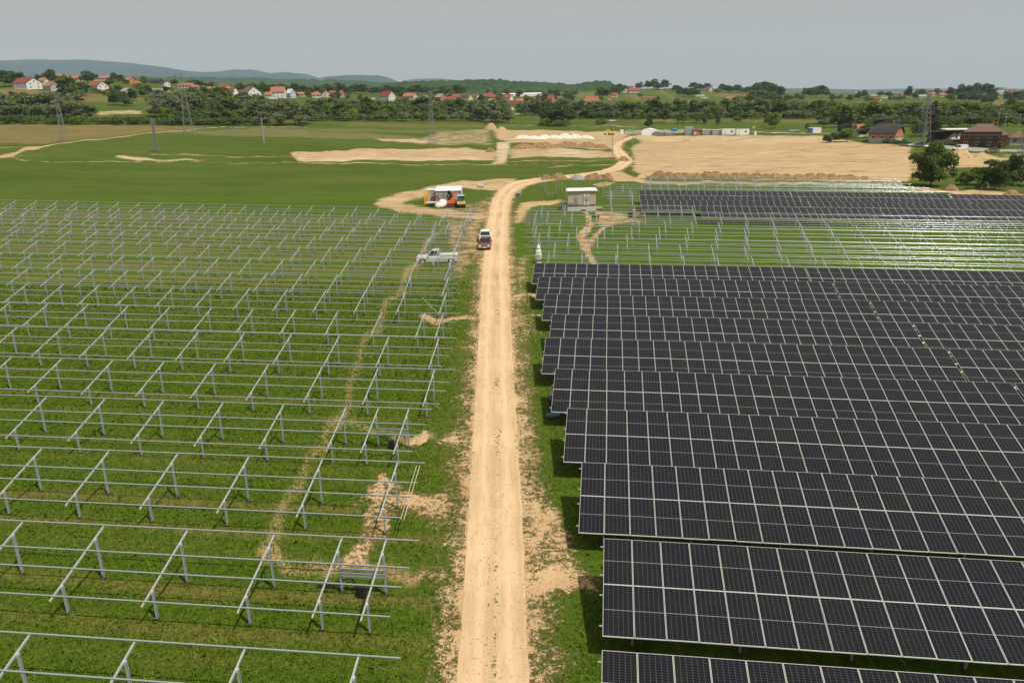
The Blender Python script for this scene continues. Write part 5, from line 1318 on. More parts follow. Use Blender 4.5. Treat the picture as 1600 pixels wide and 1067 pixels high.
for i in range(5):
    MB().beam((-.55 + i * .27, -.1 - .1 * (i % 2), .0), (-.5 + i * .25, .3, 2.45 + .1 * (i % 3)), .15, .1).build('prop', YEL, o)
p = P_(680.5, 319.5); tor = []; b = MB()
for k in range(3):
    R_ = .78 - .02 * k; pts = [Vector((R_ * math.cos(a), -.2 - .13 * k, .95 + R_ * math.sin(a))) for a in np.linspace(0, 2 * math.pi, 25)]
    b.path(pts, .12, 6)
tag(b.build('hose_coil', M_('red_hose', (.30, .03, .04), .5), None, p), 'big red hose coil hanging on the grey container', 'hose')
p = P_(678, 322.5); o = building('flatbed_trailer', 'low grey flatbed trailer in front of the red hose coil', [('bed', MB().box((0, 0, .75), (3.1, 2.0, .14)), M_('grey_trailer', (.42, .42, .4), .6)), ('chassis', MB().box((0, 0, .5), (2.6, .9, .3)), M_('rusty_steel', (.2, .12, .06), .8)), ('wheel', MB().tube((.5, -.95, .33), (.5, .95, .33), .33, 14).tube((-.5, -.95, .33), (-.5, .95, .33), .33, 14), RUB)], p, 0, 'trailer')
# white builders' bag
g = np.random.default_rng(4); import bmesh
def crumple(name, p, d, mat, label, cat, seed, amp=.16, sq=2.6):
    g = np.random.default_rng(seed); bm = bmesh.new(); bmesh.ops.create_icosphere(bm, subdivisions=4, radius=1)
    ph = g.uniform(0, 6.28, (8, 3)); fr = g.uniform(1.5, 5, (8, 3))
    for v in bm.verts:
        c = v.co.copy(); s_ = sum(math.sin(fr[i, 0] * c.x * 2 + fr[i, 1] * c.y * 2 + fr[i, 2] * c.z * 2 + ph[i, 0]) for i in range(8)) / 8
        k = (abs(c.x) ** sq + abs(c.y) ** sq + abs(c.z) ** sq) ** (-1 / sq)
        c = c * k * (1 + amp * s_ * 1.6); v.co = Vector((c.x * d[0] / 2, c.y * d[1] / 2, max(0, c.z * d[2] / 2 + d[2] / 2 - .05)))
    me = bpy.data.meshes.new(name); bm.to_mesh(me); bm.free(); me.materials.append(mat)
    return tag(link(name, me, None, p), label, cat)
p = P_(687, 325.5); crumple('builders_bag', p + Vector((0, .5, 0)), (1.7, 1.3, 1.0), WHITE, 'crumpled white bag slumped in front of the trailer', 'bag', 3)
p = P_(691.5, 325); crumple('builders_bag', p + Vector((0, .7, 0)), (1.6, 1.2, 1.55), WHITE, 'taller white bag right of the slumped one, beside the orange machine', 'bag', 8)
# orange pile driver on tracks
ORA = paint('orange_paint', (.62, .12, .02), .4)
p = P_(703.5, 323.5); o = empty('pile_driver', p, .15, 'orange tracked pile driver with a folded black mast', 'pile driver'); o.scale = (1.25, 1.25, 1.25)
for s in (-1, 1):
    t = MB(); t.prism([(-.95, .0), (.95, .0), (1.15, .25), (.95, .5), (-.95, .5), (-1.15, .25)], s * .62 - .16, s * .62 + .16); t.build('track', M_('track_steel', (.10, .05, .035), .8), o)
MB().box((.15, 0, .8), (1.7, 1.1, .5)).box((.5, 0, 1.2), (.9, 1.0, .35)).build('body', ORA, o, bevel=.05)
MB().box((-.9, -.2, .95), (.9, .5, .28)).build('front_blade', ORA, o)
MB().beam((.15, 0, 1.2), (.55, -.1, 2.15), .28, .3).build('mast_foot', ORA, o)
MB().beam((-.3, -.15, 1.2), (.25, -.15, 1.75), .3, .4).beam((.2, -.1, 1.8), (-.25, -.1, 2.45), .38, .45).build('hydraulics', DARK, o)
MB().box((.55, -.1, 2.05), (.5, .4, .7)).build('hammer', ORA, o, bevel=.04)
b = MB()
for k in range(3): b.path([Vector((-.25 + .1 * k, -.3, 1.0)), Vector((-.6 + .1 * k, -.4, 1.6)), Vector((-.2 + .1 * k, -.35, 2.3))], .035)
b.build('hoses', DARK, o)
# yellow compact machine with a glazed cab, nose to the camera
YM = paint('yellow_machine_paint', (.72, .45, .03), .35)
p = P_(720.5, 325.5); o = empty('compact_dumper', p + Vector((0, .6, 0)), R(4), 'compact yellow machine with a teal tinted glazed cab at the right end of the row', 'machine')
MB().box((0, 0, .95), (1.55, 1.0, .55)).box((0, 1.3, .9), (1.4, 1.8, .6)).build('body', YM, o, bevel=.06)
MB().box((0, -.56, .45), (1.15, .25, .42)).build('bumper', DARK, o, bevel=.03)
b = MB(); [b.beam((sx * .62, y_, 1.2), (sx * .58, y_, 2.25), .07, .07) for sx in (-1, 1) for y_ in (-.3, .7)]; b.build('cab_frame', DARK, o)
MB().box((-.02, .2, 1.7), (1.12, .9, .98)).build('windows', M_('teal_glass', (.05, .13, .12), .1), o)
MB().box((0, .2, 2.3), (1.35, 1.2, .1)).build('cab_roof', M_('pale_teal_roof', (.42, .55, .52), .5), o)
for s in (-1, 1):
    MB().box((s * .62, -.51, 1.0), (.2, .04, .3)).build('headlight', M_('lamp_glass', (.75, .76, .74), .2), o)
    for y_ in (0, 1.7): MB().tube((s * .55, y_, .38), (s * .8, y_, .38), .38, 16).build('wheel', RUB, o)
# pallets and bundles
p = P_(751, 294); o = empty('panel_pallet', p + Vector((0, .5, 0)), .1, 'small stack of grey white packs on the grass inside the road bend', 'pallet')
MB().box((0, 0, .08), (1.5, 1.2, .14)).build('pallet', WOOD, o); MB().box((0, 0, .33), (1.45, 1.15, .32)).build('pack', M_('grey_pack', (.3, .31, .32), .7), o); MB().box((.05, .02, .65), (1.4, 1.1, .28)).build('pack', PALE, o)
p0, p1_ = P_(810.5, 308), P_(816, 295)
d = (p1_ - p0).normalized(); o = empty('profile_bundle', p0, math.atan2(d.y, d.x), 'long bundle of steel profiles lying on trestles right of the road', 'steel bundle')
for i in range(4): MB().box((3.0, -.24 + i * .16, .72 + .06 * (i % 2)), (6.0, .14, .14)).build('profile', GALV, o)
for x_ in (.6, 5.2): MB().box((x_, 0, .32), (.12, .8, .64)).build('trestle', WOOD, o)

# ------------------------------------------------------------------ drums, crates and small things among the middle racks
o_ = P_(985, 340); k = 0
for i, (a, b) in enumerate([(991.5,338),(996,338.3),(1001,338.6),(1006,338.8)]):
    p = P_(a, b); dr = empty('cable_drum', p + Vector((0, .4, 0)), R(90 - 7), ['leftmost', 'second', 'third', 'rightmost'][i] + ' wooden cable drum in the row beneath the far racks', 'cable drum', 'wooden cable drums')
    for s in (-1, 1): MB().tube((s * .26, 0, .36), (s * .32, 0, .36), .36, 18).build('flange', WOOD, dr)
    MB().tube((-.26, 0, .36), (.26, 0, .36), .24, 14).build('cable_winding', DARK, dr)
for i, (a, b, w_, h_, m_, l_) in enumerate([(985,340,.75,.7,DARK,'black box left of the row of cable drums'),(986,336.5,.7,.8,M_('rust_box', (.2, .08, .05), .8),'rusty red box behind the black one near the cable drums'),(994,332.5,1.4,.5,WOOD,'flat wooden crate behind the cable drums'),(927,339.5,.32,.4,DARK,'left small black bucket in front of the transformer station'),(931,339.8,.32,.4,DARK,'middle small black bucket in front of the transformer station'),(935,340,.32,.4,DARK,'right small black bucket in front of the transformer station')]):
    p = P_(a, b); b_ = MB(); b_.box((0, 0, h_ / 2), (w_, w_ * .8, h_)); b_.box((0, 0, h_ + .02), (w_ + .05, w_ * .8 + .05, .05)); tag(b_.build('crate' if m_ is WOOD else 'box', m_, None, p, (0, 0, -TH), bevel=.01), l_, 'crate' if m_ is WOOD else 'box')
ORB = M_('orange_plastic', (.62, .16, .06), .5)
for i, (a, b) in enumerate([(1012, 332.5), (1013, 336.5)]):
    p = P_(a, b); c = empty('traffic_cone', p, 0, ['farther', 'nearer'][i] + ' of two orange cones beside the cable drums', 'cone', 'orange cones')
    MB().tube((0, 0, .05), (0, 0, .8), .26, 12, .05).build('cone_body', ORB, c); MB().box((0, 0, .03), (.6, .6, .06)).build('base', ORB, c)
p = P_(868.3, 309.8); tag(MB().tube((0, 0, 0), (0, 0, .75), .16, 12).tube((0, 0, .75), (0, 0, .9), .16, 12, .05).build('red_canister', M_('red_can', (.35, .03, .04), .5), None, p), 'small red canister at the foot of a lone post left of the station', 'canister')
def rails(a, b, c_, d, zs, label, group=None):
    p, q = P_(a, b), P_(c_, d); o = empty('cable_rail', p, math.atan2(q.y - p.y, q.x - p.x), label, 'rail', group); L = (q - p).length
    for z_ in zs: MB().box((L / 2, 0, z_), (L, .05, .10)).build('rail', GALV, o)
    return o
rails(855, 309.2, 868.8, 310, (.55, .95, 1.1), 'cross rails fixed between two lone posts left of the station')
rails(847, 287.5, 858.7, 284.8, (.7, .9), 'short cross rails between the two farthest lone posts')
# white folded parasol
p = atz(841.6, 411, 0.0); p.z = gz(p.x, p.y)
o = empty('folded_parasol', p, 0, 'white folded parasol standing behind the last row of panels by the road', 'parasol')
b = MB(); n_ = 16; prof_ = [(.20, .45), (.34, .6), (.36, 1.0), (.29, 1.6), (.16, 2.1), (.02, 2.45)]; vs = []; fs = []
for r_, z_ in prof_:
    for i in range(n_): f_ = r_ * (1 + (.16 if i % 2 else -.1)); vs.append((f_ * math.cos(2 * math.pi * i / n_), f_ * math.sin(2 * math.pi * i / n_), z_))
for j in range(len(prof_) - 1):
    for i in range(n_): fs.append((j * n_ + i, j * n_ + (i + 1) % n_, (j + 1) * n_ + (i + 1) % n_, (j + 1) * n_ + i))
b.add(vs, fs); b.build('canopy', M_('white_cloth', (.82, .81, .78), .9), o)
MB().tube((0, 0, 0), (0, 0, 2.55), .03, 8).build('pole', ALU, o); MB().tube((0, 0, 0), (0, 0, .1), .32, 16).build('base', M_('white_concrete', (.6, .54, .48), .9), o)
for z_, r_ in ((1.9, .25), (1.0, .4)): MB().tube((0, 0, z_ - .03), (0, 0, z_ + .03), r_, 16).build('strap', DARK, o)

# ------------------------------------------------------------------ inverter niches and loose parts at the left racks
def niche(k, n0, n1, label, boxlab):
    c = CL[k] - .77 * CS * math.cos(0) ; xe = LEND[k]
    q = rowp(c, xe - n0 * math.cos(TH)); p = rowp(c, xe - n1 * math.cos(TH)); p.z = gz(p.x, p.y); L = n1 - n0
    o = empty('cable_rail', p, -TH, label, 'rail')
    for z_ in (.85, 1.0, 1.2): MB().box((L / 2, -.06, z_), (L, .05, .09)).build('rail', GALV, o)
    b = MB(); b.box((0, 0, .32), (.26, .22, .5)); 
    for i in range(5): b.tube((-.10 + i * .05, -.09, .0), (-.10 + i * .05, -.09, .1), .014, 5)
    tag(b.build('combiner_box', DARK, None, p + U * (L * .48) + V * -.25, (0, 0, -TH), bevel=.02), boxlab, 'box')
    b = MB(); g_ = random.Random(k)
    for i in range(3):
        x_ = -.3 + i * .1
        b.path([p + U * (-1.2) + V * (.2 + .1 * i) + Vector((0, 0, .05)), p + U * (-.1) + V * .1 + Vector((0, 0, .5 - .2 * i)), p + U * (.45 + .06 * i) + Vector((0, 0, .75 - .1 * i)), p + U * (.65 + .05 * i) + V * -.1 + Vector((0, 0, .3)), p + U * (.62 + .07 * i) + V * -.2 + Vector((0, 0, .02))], .022, 5)
    tag(b.build('black_cables', DARK), 'loose black cables dropping into the trench ' + ('at the second rack' if k == 1 else 'at the fourth rack'), 'cables')
niche(1, 1.44, 3.35, 'short galvanised rails between the last two rear posts of the second rack', 'small black box on the ground under the rails of the second rack')
niche(3, 1.44, 3.3, 'short galvanised rails between the last two rear posts of the fourth rack', 'small black box on the ground under the rails of the fourth rack')
for i, (a, b, c_, d) in enumerate([(651, 727, 626, 811), (656, 727, 631, 812)]):
    p, q = atz(a, b, 2.25), atz(c_, d, 1.3)
    tag(MB().beam(p, q, .028, .025).build('batten', M_('pale_batten', (.42, .36, .28), .7)), ['left', 'right'][i] + ' of two thin pale battens laid across the third rack', 'batten', 'loose battens')
p, q = atz(659, 465, 2.2), atz(684, 490, 1.6); tag(MB().beam(p, q, .05, .05).build('loose_bar', GALV), 'loose diagonal steel bar leaning across the sixth rack near the road', 'bar')
p = P_(860, 653) + Vector((.15, 0, 0))
b = MB(); wq = [(-.62, -.25, .32), (.62, -.18, .38), (.68, .3, .36), (-.6, .28, .34)]; lq = [(-.35, -.12, .08), (.38, -.1, .08), (.38, .15, .08), (-.35, .15, .08)]
b.add(wq + lq, [(0, 1, 5, 4), (1, 2, 6, 5), (2, 3, 7, 6), (3, 0, 4, 7), (4, 5, 6, 7)])
o = empty('plastic_tub', p, 0, 'pale blue grey tub on the shaded grass below the fourth panel row', 'tub'); b.build('tub', M_('blue_grey_plastic', (.22, .32, .38), .6), o).scale = (.72, .9, .75)
MB().box((0, 0, .04), (.8, .3, .08)).build('foot', DARK, o)

# ------------------------------------------------------------------ the worker
def skin(name, nodes, edges, mat, parent, lv=2):
    me = bpy.data.meshes.new(name); me.from_pydata([n_[:3] for n_ in nodes], edges, []); me.materials.append(mat)
    o = link(name, me, parent); o.modifiers.new('skin', 'SKIN')
    for v, n_ in zip(me.skin_vertices[0].data, nodes): v.radius = (n_[3], n_[4] if len(n_) > 4 else n_[3]); v.use_root = False
    me.skin_vertices[0].data[0].use_root = True
    s_ = o.modifiers.new('sub', 'SUBSURF'); s_.levels = lv; s_.render_levels = lv
    return o
p = P_(857.2, 645) + Vector((.17, .1, 0)); per = empty('person', p, R(15), 'worker in a blue shirt and dark trousers reaching under the panels beside the road', 'person')
SKN = M_('skin', (.42, .24, .16), .6); SHI = M_('blue_shirt', (.07, .09, .22), .85); TRO = M_('dark_trousers', (.012, .014, .02), .85); HAI = M_('dark_hair', (.02, .014, .01), .7)
# x to his right hand side (towards the panels), facing +x
nd = [(0, 0, .95, .13, .16), (.04, 0, 1.2, .12, .17), (.09, 0, 1.42, .11, .18), (.13, 0, 1.5, .055), (.16, 0, 1.57, .06), (.19, 0, 1.66, .10, .085), (.19, 0, 1.74, .085, .08),
      (.10, -.2, 1.41, .055), (.18, -.25, 1.15, .045), (.42, -.2, 1.12, .035), (.50, -.18, 1.12, .028), (.10, .2, 1.41, .055), (.15, .26, 1.14, .045), (.38, .22, 1.2, .035), (.46, .2, 1.22, .028),
      (0, -.1, .88, .10), (.06, -.11, .48, .07), (0, -.11, .08, .05), (.17, -.12, .04, .04), (0, .1, .88, .10), (.02, .12, .48, .07), (-.08, .12, .08, .05), (.09, .13, .04, .04)]
ed = [(0, 1), (1, 2), (2, 3), (3, 4), (4, 5), (5, 6), (2, 7), (7, 8), (8, 9), (9, 10), (2, 11), (11, 12), (12, 13), (13, 14), (0, 15), (15, 16), (16, 17), (17, 18), (0, 19), (19, 20), (20, 21), (21, 22)]
for hb, sgn in ((10, 1), (14, -1)):
    bx_, by_, bz_ = nd[hb][:3]
    for f_ in range(4):
        i0 = len(nd); yy = by_ + (f_ - 1.5) * .02; ln = (.034, .04, .038, .03)[f_]
        nd += [(bx_ + .045, yy, bz_, .009), (bx_ + .045 + ln, yy, bz_ - .008, .008), (bx_ + .045 + ln * 1.7, yy, bz_ - .03, .007)]
        ed += [(hb, i0), (i0, i0 + 1), (i0 + 1, i0 + 2)]
    i0 = len(nd); nd += [(bx_ + .01, by_ + .04 * sgn, bz_ - .01, .01), (bx_ + .045, by_ + .055 * sgn, bz_ - .02, .008)]; ed += [(hb, i0), (i0, i0 + 1)]
skin('body', nd, ed, SKN, per)
gr = 1.14
skin('shirt', [(0, 0, .84, .17, .2), (0, 0, .95, .165, .2), (.04, 0, 1.2, .145, .2), (.09, 0, 1.40, .13, .2), (.12, 0, 1.48, .075), (.10, -.2, 1.41, .075), (.16, -.25, 1.2, .066), (.10, .2, 1.41, .075), (.14, .26, 1.2, .066)], [(0, 1), (1, 2), (2, 3), (3, 4), (3, 5), (5, 6), (3, 7), (7, 8)], SHI, per)
skin('trousers', [(0, 0, .98, .15, .18), (0, -.1, .86, .125), (.06, -.11, .48, .09), (0, -.11, .12, .075), (0, .1, .86, .125), (.02, .12, .48, .09), (-.08, .12, .12, .075)], [(0, 1), (1, 2), (2, 3), (0, 4), (4, 5), (5, 6)], TRO, per)
skin('hair', [(.14, 0, 1.70, .10, .09), (.17, 0, 1.78, .09, .085)], [(0, 1)], HAI, per, 2)
MB().box((.30, 0, 1.67), (.035, .03, .05)).build('nose', SKN, per, bevel=.01)
for s in (-1, 1):
    MB().tube((.275, s * .035, 1.70), (.29, s * .035, 1.70), .012, 8).build('eye', DARK, per); MB().box((.19, s * .095, 1.67), (.04, .02, .06)).build('ear', SKN, per, bevel=.008)
    MB().box((.09 if s < 0 else .0, s * .12, .05), (.28, .11, .11)).build('shoe', DARK, per, bevel=.03)
MB().box((.285, 0, 1.62), (.015, .05, .012)).build('mouth', M_('lips', (.3, .1, .08), .6), per)

# ------------------------------------------------------------------ storage compound
def bx_px(name, x0, x1, y0, y1, mat, label, cat, dep=2.5, extra=None, group=None):
    p = at((x0 + x1) / 2, y1); m = mpp(p.y) ; W_ = (x1 - x0) * m; h_ = (y1 - y0) * m
    o = empty(name, p + Vector((0, dep / 2, 0)), 0, label, cat, group)
    MB().box((0, 0, h_ / 2), (W_, dep, h_)).build('body', mat, o, bevel=.04)
    b = MB(); b.box((0, 0, h_ + .05), (W_ + .12, dep + .12, .1)); b.build('roof', PALE if mat is not WHITE else WHITE, o)
    if extra: extra(o, W_, h_, dep)
    return o
def dw(o, W_, h_, dep): 
    MB().box((W_ * .22, -dep / 2 - .02, h_ * .6), (.8, .05, .8)).build('window', GLASS, o); MB().box((-W_ * .3, -dep / 2 - .02, h_ * .42), (.9, .05, h_ * .78)).build('door', PALE, o)
def bars(o, W_, h_, dep):
    b = MB(); [b.box((-W_ / 2 + W_ * i / 6, -dep / 2 - .03, h_ / 2), (.12, .06, h_ * .96)) for i in range(7)]; b.build('ribs', STEELD, o)
bx_px('site_cabin', 1129, 1148, 203, 211, WHITE, 'left white site cabin of two at the right of the compound', 'cabin', 2.6, dw, 'white site cabins')
bx_px('site_cabin', 1151, 1170, 203.3, 211.2, WHITE, 'right white site cabin of two with a small dark window', 'cabin', 2.6, dw, 'white site cabins')
bx_px('storage_container', 1071, 1083, 200.5, 211, M_('grey_container', (.34, .35, .36), .6), 'tall grey container left of the brown hut', 'container', 2.6, bars)
bx_px('site_hut', 1083.5, 1096, 204.5, 211, M_('ochre_boards', (.42, .27, .12), .8), 'ochre timber hut with a brown roof between grey containers', 'hut', 3, lambda o, W_, h_, d_: (MB().prism([(-d_ * .6, h_), (0, h_ + 1.1), (d_ * .6, h_)], -W_ / 2 - .3, W_ / 2 + .3, 'x').build('hut_roof', tile_mat(RC['brown']), o), dw(o, W_, h_, d_)))
bx_px('storage_container', 1098, 1113, 204, 211, M_('grey_container', (.34, .35, .36), .6), 'grey ribbed container directly right of the ochre hut', 'container', 2.6, bars)
bx_px('storage_container', 1113.5, 1128, 204, 211, M_('grey_container', (.34, .35, .36), .6), 'grey ribbed container directly left of the white cabins', 'container', 2.6, bars)
bx_px('storage_box', 1041, 1053, 207.5, 211, M_('grey_container', (.34, .35, .36), .6), 'low grey box under the blue tarpaulin', 'box', 2, bars)
bx_px('storage_box', 1054, 1070, 208, 211, M_('rusty_steel', (.2, .12, .06), .8), 'low rusty rack left of the tall grey container', 'rack', 2, bars)
bx_px('trailer', 977, 1001, 206.3, 210, M_('sand_trailer', (.56, .48, .36), .7), 'long low sand coloured trailer left of the white tent', 'trailer', 2.4, bars)
bx_px('white_tank', 969.5, 974, 204, 210.5, WHITE, 'upright white tank left of the long sand trailer', 'tank', 1.6)
bx_px('screen_wall', 1028, 1100, 203, 207, M_('pale_screen', (.58, .52, .42), .8), 'long pale screen wall behind the compound', 'wall', .3)
p = at(1053.5, 208); m = mpp(p.y); crumple('tarpaulin', p + Vector((0, .3, gz(p.x, p.y) * 0 + .9)), (9 * m, 2.5, 1.5), M_('blue_tarp', (.03, .22, .5), .5), 'bright blue tarpaulin heaped on the low grey box', 'tarpaulin', 5)
def arch(x0, x1, y0, y1, mat, label, dep, seg=14):
    p = at((x0 + x1) / 2, y1); m = mpp(p.y); W_ = (x1 - x0) * m; h_ = (y1 - y0) * m
    pr = [(W_ / 2 * math.cos(a), h_ * math.sin(a) ** .8) for a in np.linspace(math.pi, 0, seg)]
    o = empty('tent', p + Vector((0, dep / 2, 0)), 0, label, 'tent')
    MB().prism(pr, -dep / 2, dep / 2).build('canopy', mat, o); b = MB()
    for yy in np.linspace(-dep / 2, dep / 2, 4): b.path([Vector((a * 1.01, yy, c_ * 1.01)) for a, c_ in pr], .06, 5)
    b.build('frame', ALU, o)
arch(1003, 1030, 202.5, 211.5, WHITE, 'long white barrel tent in the storage compound', 5); arch(1019, 1034, 206, 211.6, M_('grey_dome', (.2, .2, .2), .8), 'small grey dome tent in front of the white one', 3)
p = at(955, 211); o = empty('excavator', p, .2, 'small yellow and black excavator at the left end of the compound', 'excavator')
MB().box((0, 0, .35), (3, 2, .6)).build('tracks', DARK, o); MB().box((-.2, 0, 1.2), (2.4, 1.8, 1.0)).build('body', YM, o); MB().box((.4, .3, 2.0), (1.1, 1.0, 1.2)).build('cab', GLASS, o)
MB().beam((.9, -.2, 1.4), (-2.2, -.2, 2.7), .3, .35).beam((-2.2, -.2, 2.7), (-3.3, -.2, .9), .25, .3).build('arm', YM, o); MB().box((-3.3, -.2, .6), (.8, .8, .6)).build('bucket', DARK, o)
bx_px('tool_container', 1265, 1282.5, 201, 208, WHITE, 'white container with a blue left end at the field edge', 'container', 2.6, lambda o, W_, h_, d_: MB().box((-W_ * .36, -.02, h_ / 2), (W_ * .29, d_ + .06, h_ + .02)).build('blue_end', M_('blue_end_paint', (.03, .12, .27), .5), o))
p = at(1240, 207); crumple('scrap_heap', p, (6, 2.4, 1.2), M_('grey_green_scrap', (.2, .24, .22), .8), 'grey green scrap heap left of the blue and white container', 'scrap', 9)

# ------------------------------------------------------------------ pylons, masts, wires
def lattice(p, h_, w0, w1, arms, label, yaw=0, th=.105, group=None, seg=9):
    o = empty('lattice_pylon', p, yaw, label, 'pylon', group)
    def wd(z_): 
        t = z_ / h_; return w0 + (w1 - w0) * (1 - (1 - t) ** 1.35)
    b = MB(); zs = [h_ * (1 - (1 - i / seg) ** 1.15) for i in range(seg + 1)]
    cn = ((-1, -1), (1, -1), (1, 1), (-1, 1))
    for i in range(seg):
        a, c_ = wd(zs[i]) / 2, wd(zs[i + 1]) / 2
        for k in range(4):
            s, t = cn[k], cn[(k + 1) % 4]
            b.beam((s[0] * a, s[1] * a, zs[i]), (s[0] * c_, s[1] * c_, zs[i + 1]), th, th)
    b.build('legs', STEELD, o)
    b = MB()
    for i in range(seg):
        a, c_ = wd(zs[i]) / 2, wd(zs[i + 1]) / 2
        for k in range(4):
            s, t = cn[k], cn[(k + 1) % 4]
            b.beam((s[0] * a, s[1] * a, zs[i]), (t[0] * c_, t[1] * c_, zs[i + 1]), th * .55, th * .55); b.beam((t[0] * a, t[1] * a, zs[i]), (s[0] * c_, s[1] * c_, zs[i + 1]), th * .55, th * .55)
    b.build('bracing', STEELD, o)
    tips = []
    for f_, ln in arms:
        z_ = h_ * f_; a = wd(z_) / 2; c = MB()
        for s in (-1, 1):
            c.beam((s * a, -a, z_), (s * ln, 0, z_), th * .6, th * .6); c.beam((s * a, a, z_), (s * ln, 0, z_), th * .6, th * .6); c.beam((s * a, 0, z_ + h_ * .035), (s * ln, 0, z_), th * .6, th * .6)
            tips.append(Matrix.Rotation(yaw, 3, 'Z') @ Vector((s * ln, 0, z_ - .6)) + p)
            c.tube((s * ln, 0, z_), (s * ln, 0, z_ - .6), .07, 5)
        c.build('cross_arm', STEELD, o)
    return tips
def pyl(a, b, top, w0, w1, arms, label, yaw=0, th=.105, seg=9, group=None):
    p = at(a, b); lo, hi = 3, 90
    for _ in range(30):
        mid = (lo + hi) / 2
        if pxv(p.x, p.y, p.z + mid)[1] > top: lo = mid
        else: hi = mid
    return lattice(p, lo, w0, w1, arms, label, yaw, th, group, seg)
T1 = pyl(101, 222, 150, 2.2, .8, ((.80, 2.4), (.90, 2.0), (.98, 1.5)), 'slim dark lattice pylon at the farm track on the far left', .4)
T2 = pyl(296, 213.5, 113, 4.2, .9, ((.80, 3.0), (.89, 2.6), (.97, 2.0)), 'tallest wide footed lattice pylon in the left meadow', .5, .12, 11)
T3 = pyl(245.5, 238, 187, 1.0, .6, ((.93, .8), (.98, .8)), 'thick short lattice mast in the left meadow', .2, .15, 12)
T4 = pyl(676, 232, 142, 2.6, .7, ((.80, 2.6), (.90, 2.2), (.98, 1.5)), 'lattice pylon in front of the middle tree belt', .5, .1)
T5 = pyl(1441, 229, 141, 4.0, .9, ((.62, 3.6), (.74, 3.2), (.86, 2.6)), 'big lattice pylon beside the brick house', .4, .13, 12)
T6 = pyl(1597, 240, 195, 2.2, .8, ((.85, 1.8), (.96, 1.4)), 'lattice pylon cut by the right edge', .4)
def mast(a, b, top, r_, label, arm=1.0, group=None, lamp=False):
    p = at(a, b); lo, hi = 2, 40
    for _ in range(25):
        mid = (lo + hi) / 2
        if pxv(p.x, p.y, p.z + mid)[1] > top: lo = mid
        else: hi = mid
    o = empty('lamp_post' if lamp else 'utility_pole', p, .3, label, 'lamp post' if lamp else 'utility pole', group)
    MB().tube((0, 0, -.3), (0, 0, lo), r_, 8, r_ * .6).build('pole', M_('grey_pole', (.27, .28, .28), .7), o)
    MB().box((0, 0, lo - .25), (arm * 2, .12, .12)).build('lamp_head' if lamp else 'cross_arm', STEELD if not lamp else PALE, o)
    if not lamp:
        b = MB(); [b.tube((s * arm * .9, 0, lo - .2), (s * arm * .9, 0, lo + .05), .05, 6) for s in (-1, 0, 1)]; b.build('insulators', WHITE, o)
    return [p + Vector((s * arm * .9, 0, lo)) for s in (-1, 1)]
T7 = mast(412.5, 223.5, 184, .32, 'grey pole standing alone in the middle of the left meadow', 1.4)
T8 = mast(957, 243, 194, .16, 'thin pole at the bend of the dirt road'); T9 = mast(988, 232, 195, .15, 'thin pole at the left edge of the tan field')
for a, b, t, l_ in [(1169,201,184,'slim lamp post behind the right white cabin'),(1180,209,190,'lamp post beside the small yellow sign'),(1305,209,191,'lamp post left of the dark conifers'),(1062,198,184,'thin pole in the meadow behind the grey container'),(1556,214,176,'thin mast rising behind the inn roof'),(1567,214,182,'second thin mast right behind the inn roof'),(1589,214,178,'third thin mast at the right behind the inn'),(1139,141,134,'tiny pole on the right hill'),(845,181,170,'pole near the middle houses')]:
    mast(a, b, t, .12, l_, .5, 'thin poles and lamp posts', True)
def wire(a, b, sag, nm):
    pts = [a.lerp(b, t) - Vector((0, 0, sag * 4 * t * (1 - t))) for t in np.linspace(0, 1, 15)]
    tag(MB().path(pts, .028, 4).build('power_line', M_('wire', (.2, .2, .2), .5, .3)), nm, 'power line', 'power lines')
for i in range(2):
    s = ['left', 'right'][i]
    wire(T1[i], T2[i], 6, '%s power line between the first two left pylons' % s); wire(T2[i], T4[i], 9, '%s power line from the tallest pylon to the middle one' % s)
    wire(T3[i], T7[i], 4, '%s wire between the short lattice mast and the grey meadow pole' % s); wire(T8[i], T9[i], 1, '%s wire between the two thin poles at the tan field' % s)
    wire(T4[i], T5[i + 2], 14, '%s power line from the middle pylon to the big right pylon' % s); wire(T5[i], T6[i], 2, '%s lower line between the right pylons' % s); wire(T5[i + 2], T5[i + 2] + Vector((120, 40, 2)), 5, '%s line leaving the big right pylon eastwards' % s)
    wire(T9[i], T5[i] + Vector((0, 0, -2)), 5, '%s long wire crossing above the tan field' % s)
p = at(1177, 208); o = empty('field_sign', p, 0, 'small yellow sign on a post beside the white cabins', 'sign'); MB().tube((0, 0, 0), (0, 0, 3), .06, 6).build('post', ALU, o); MB().box((0, -.05, 2.9), (1.2, .06, .9)).build('board', M_('yellow_paint', (.7, .45, .05), .5), o)
p = at(1180, 211.5); tag(MB().box((0, 0, .9), (.9, .7, 1.8)).box((0, 0, 1.85), (1.0, .8, .1)).build('white_cabinet', WHITE, None, p), 'small white cabinet under the lamp post by the yellow sign', 'cabinet')

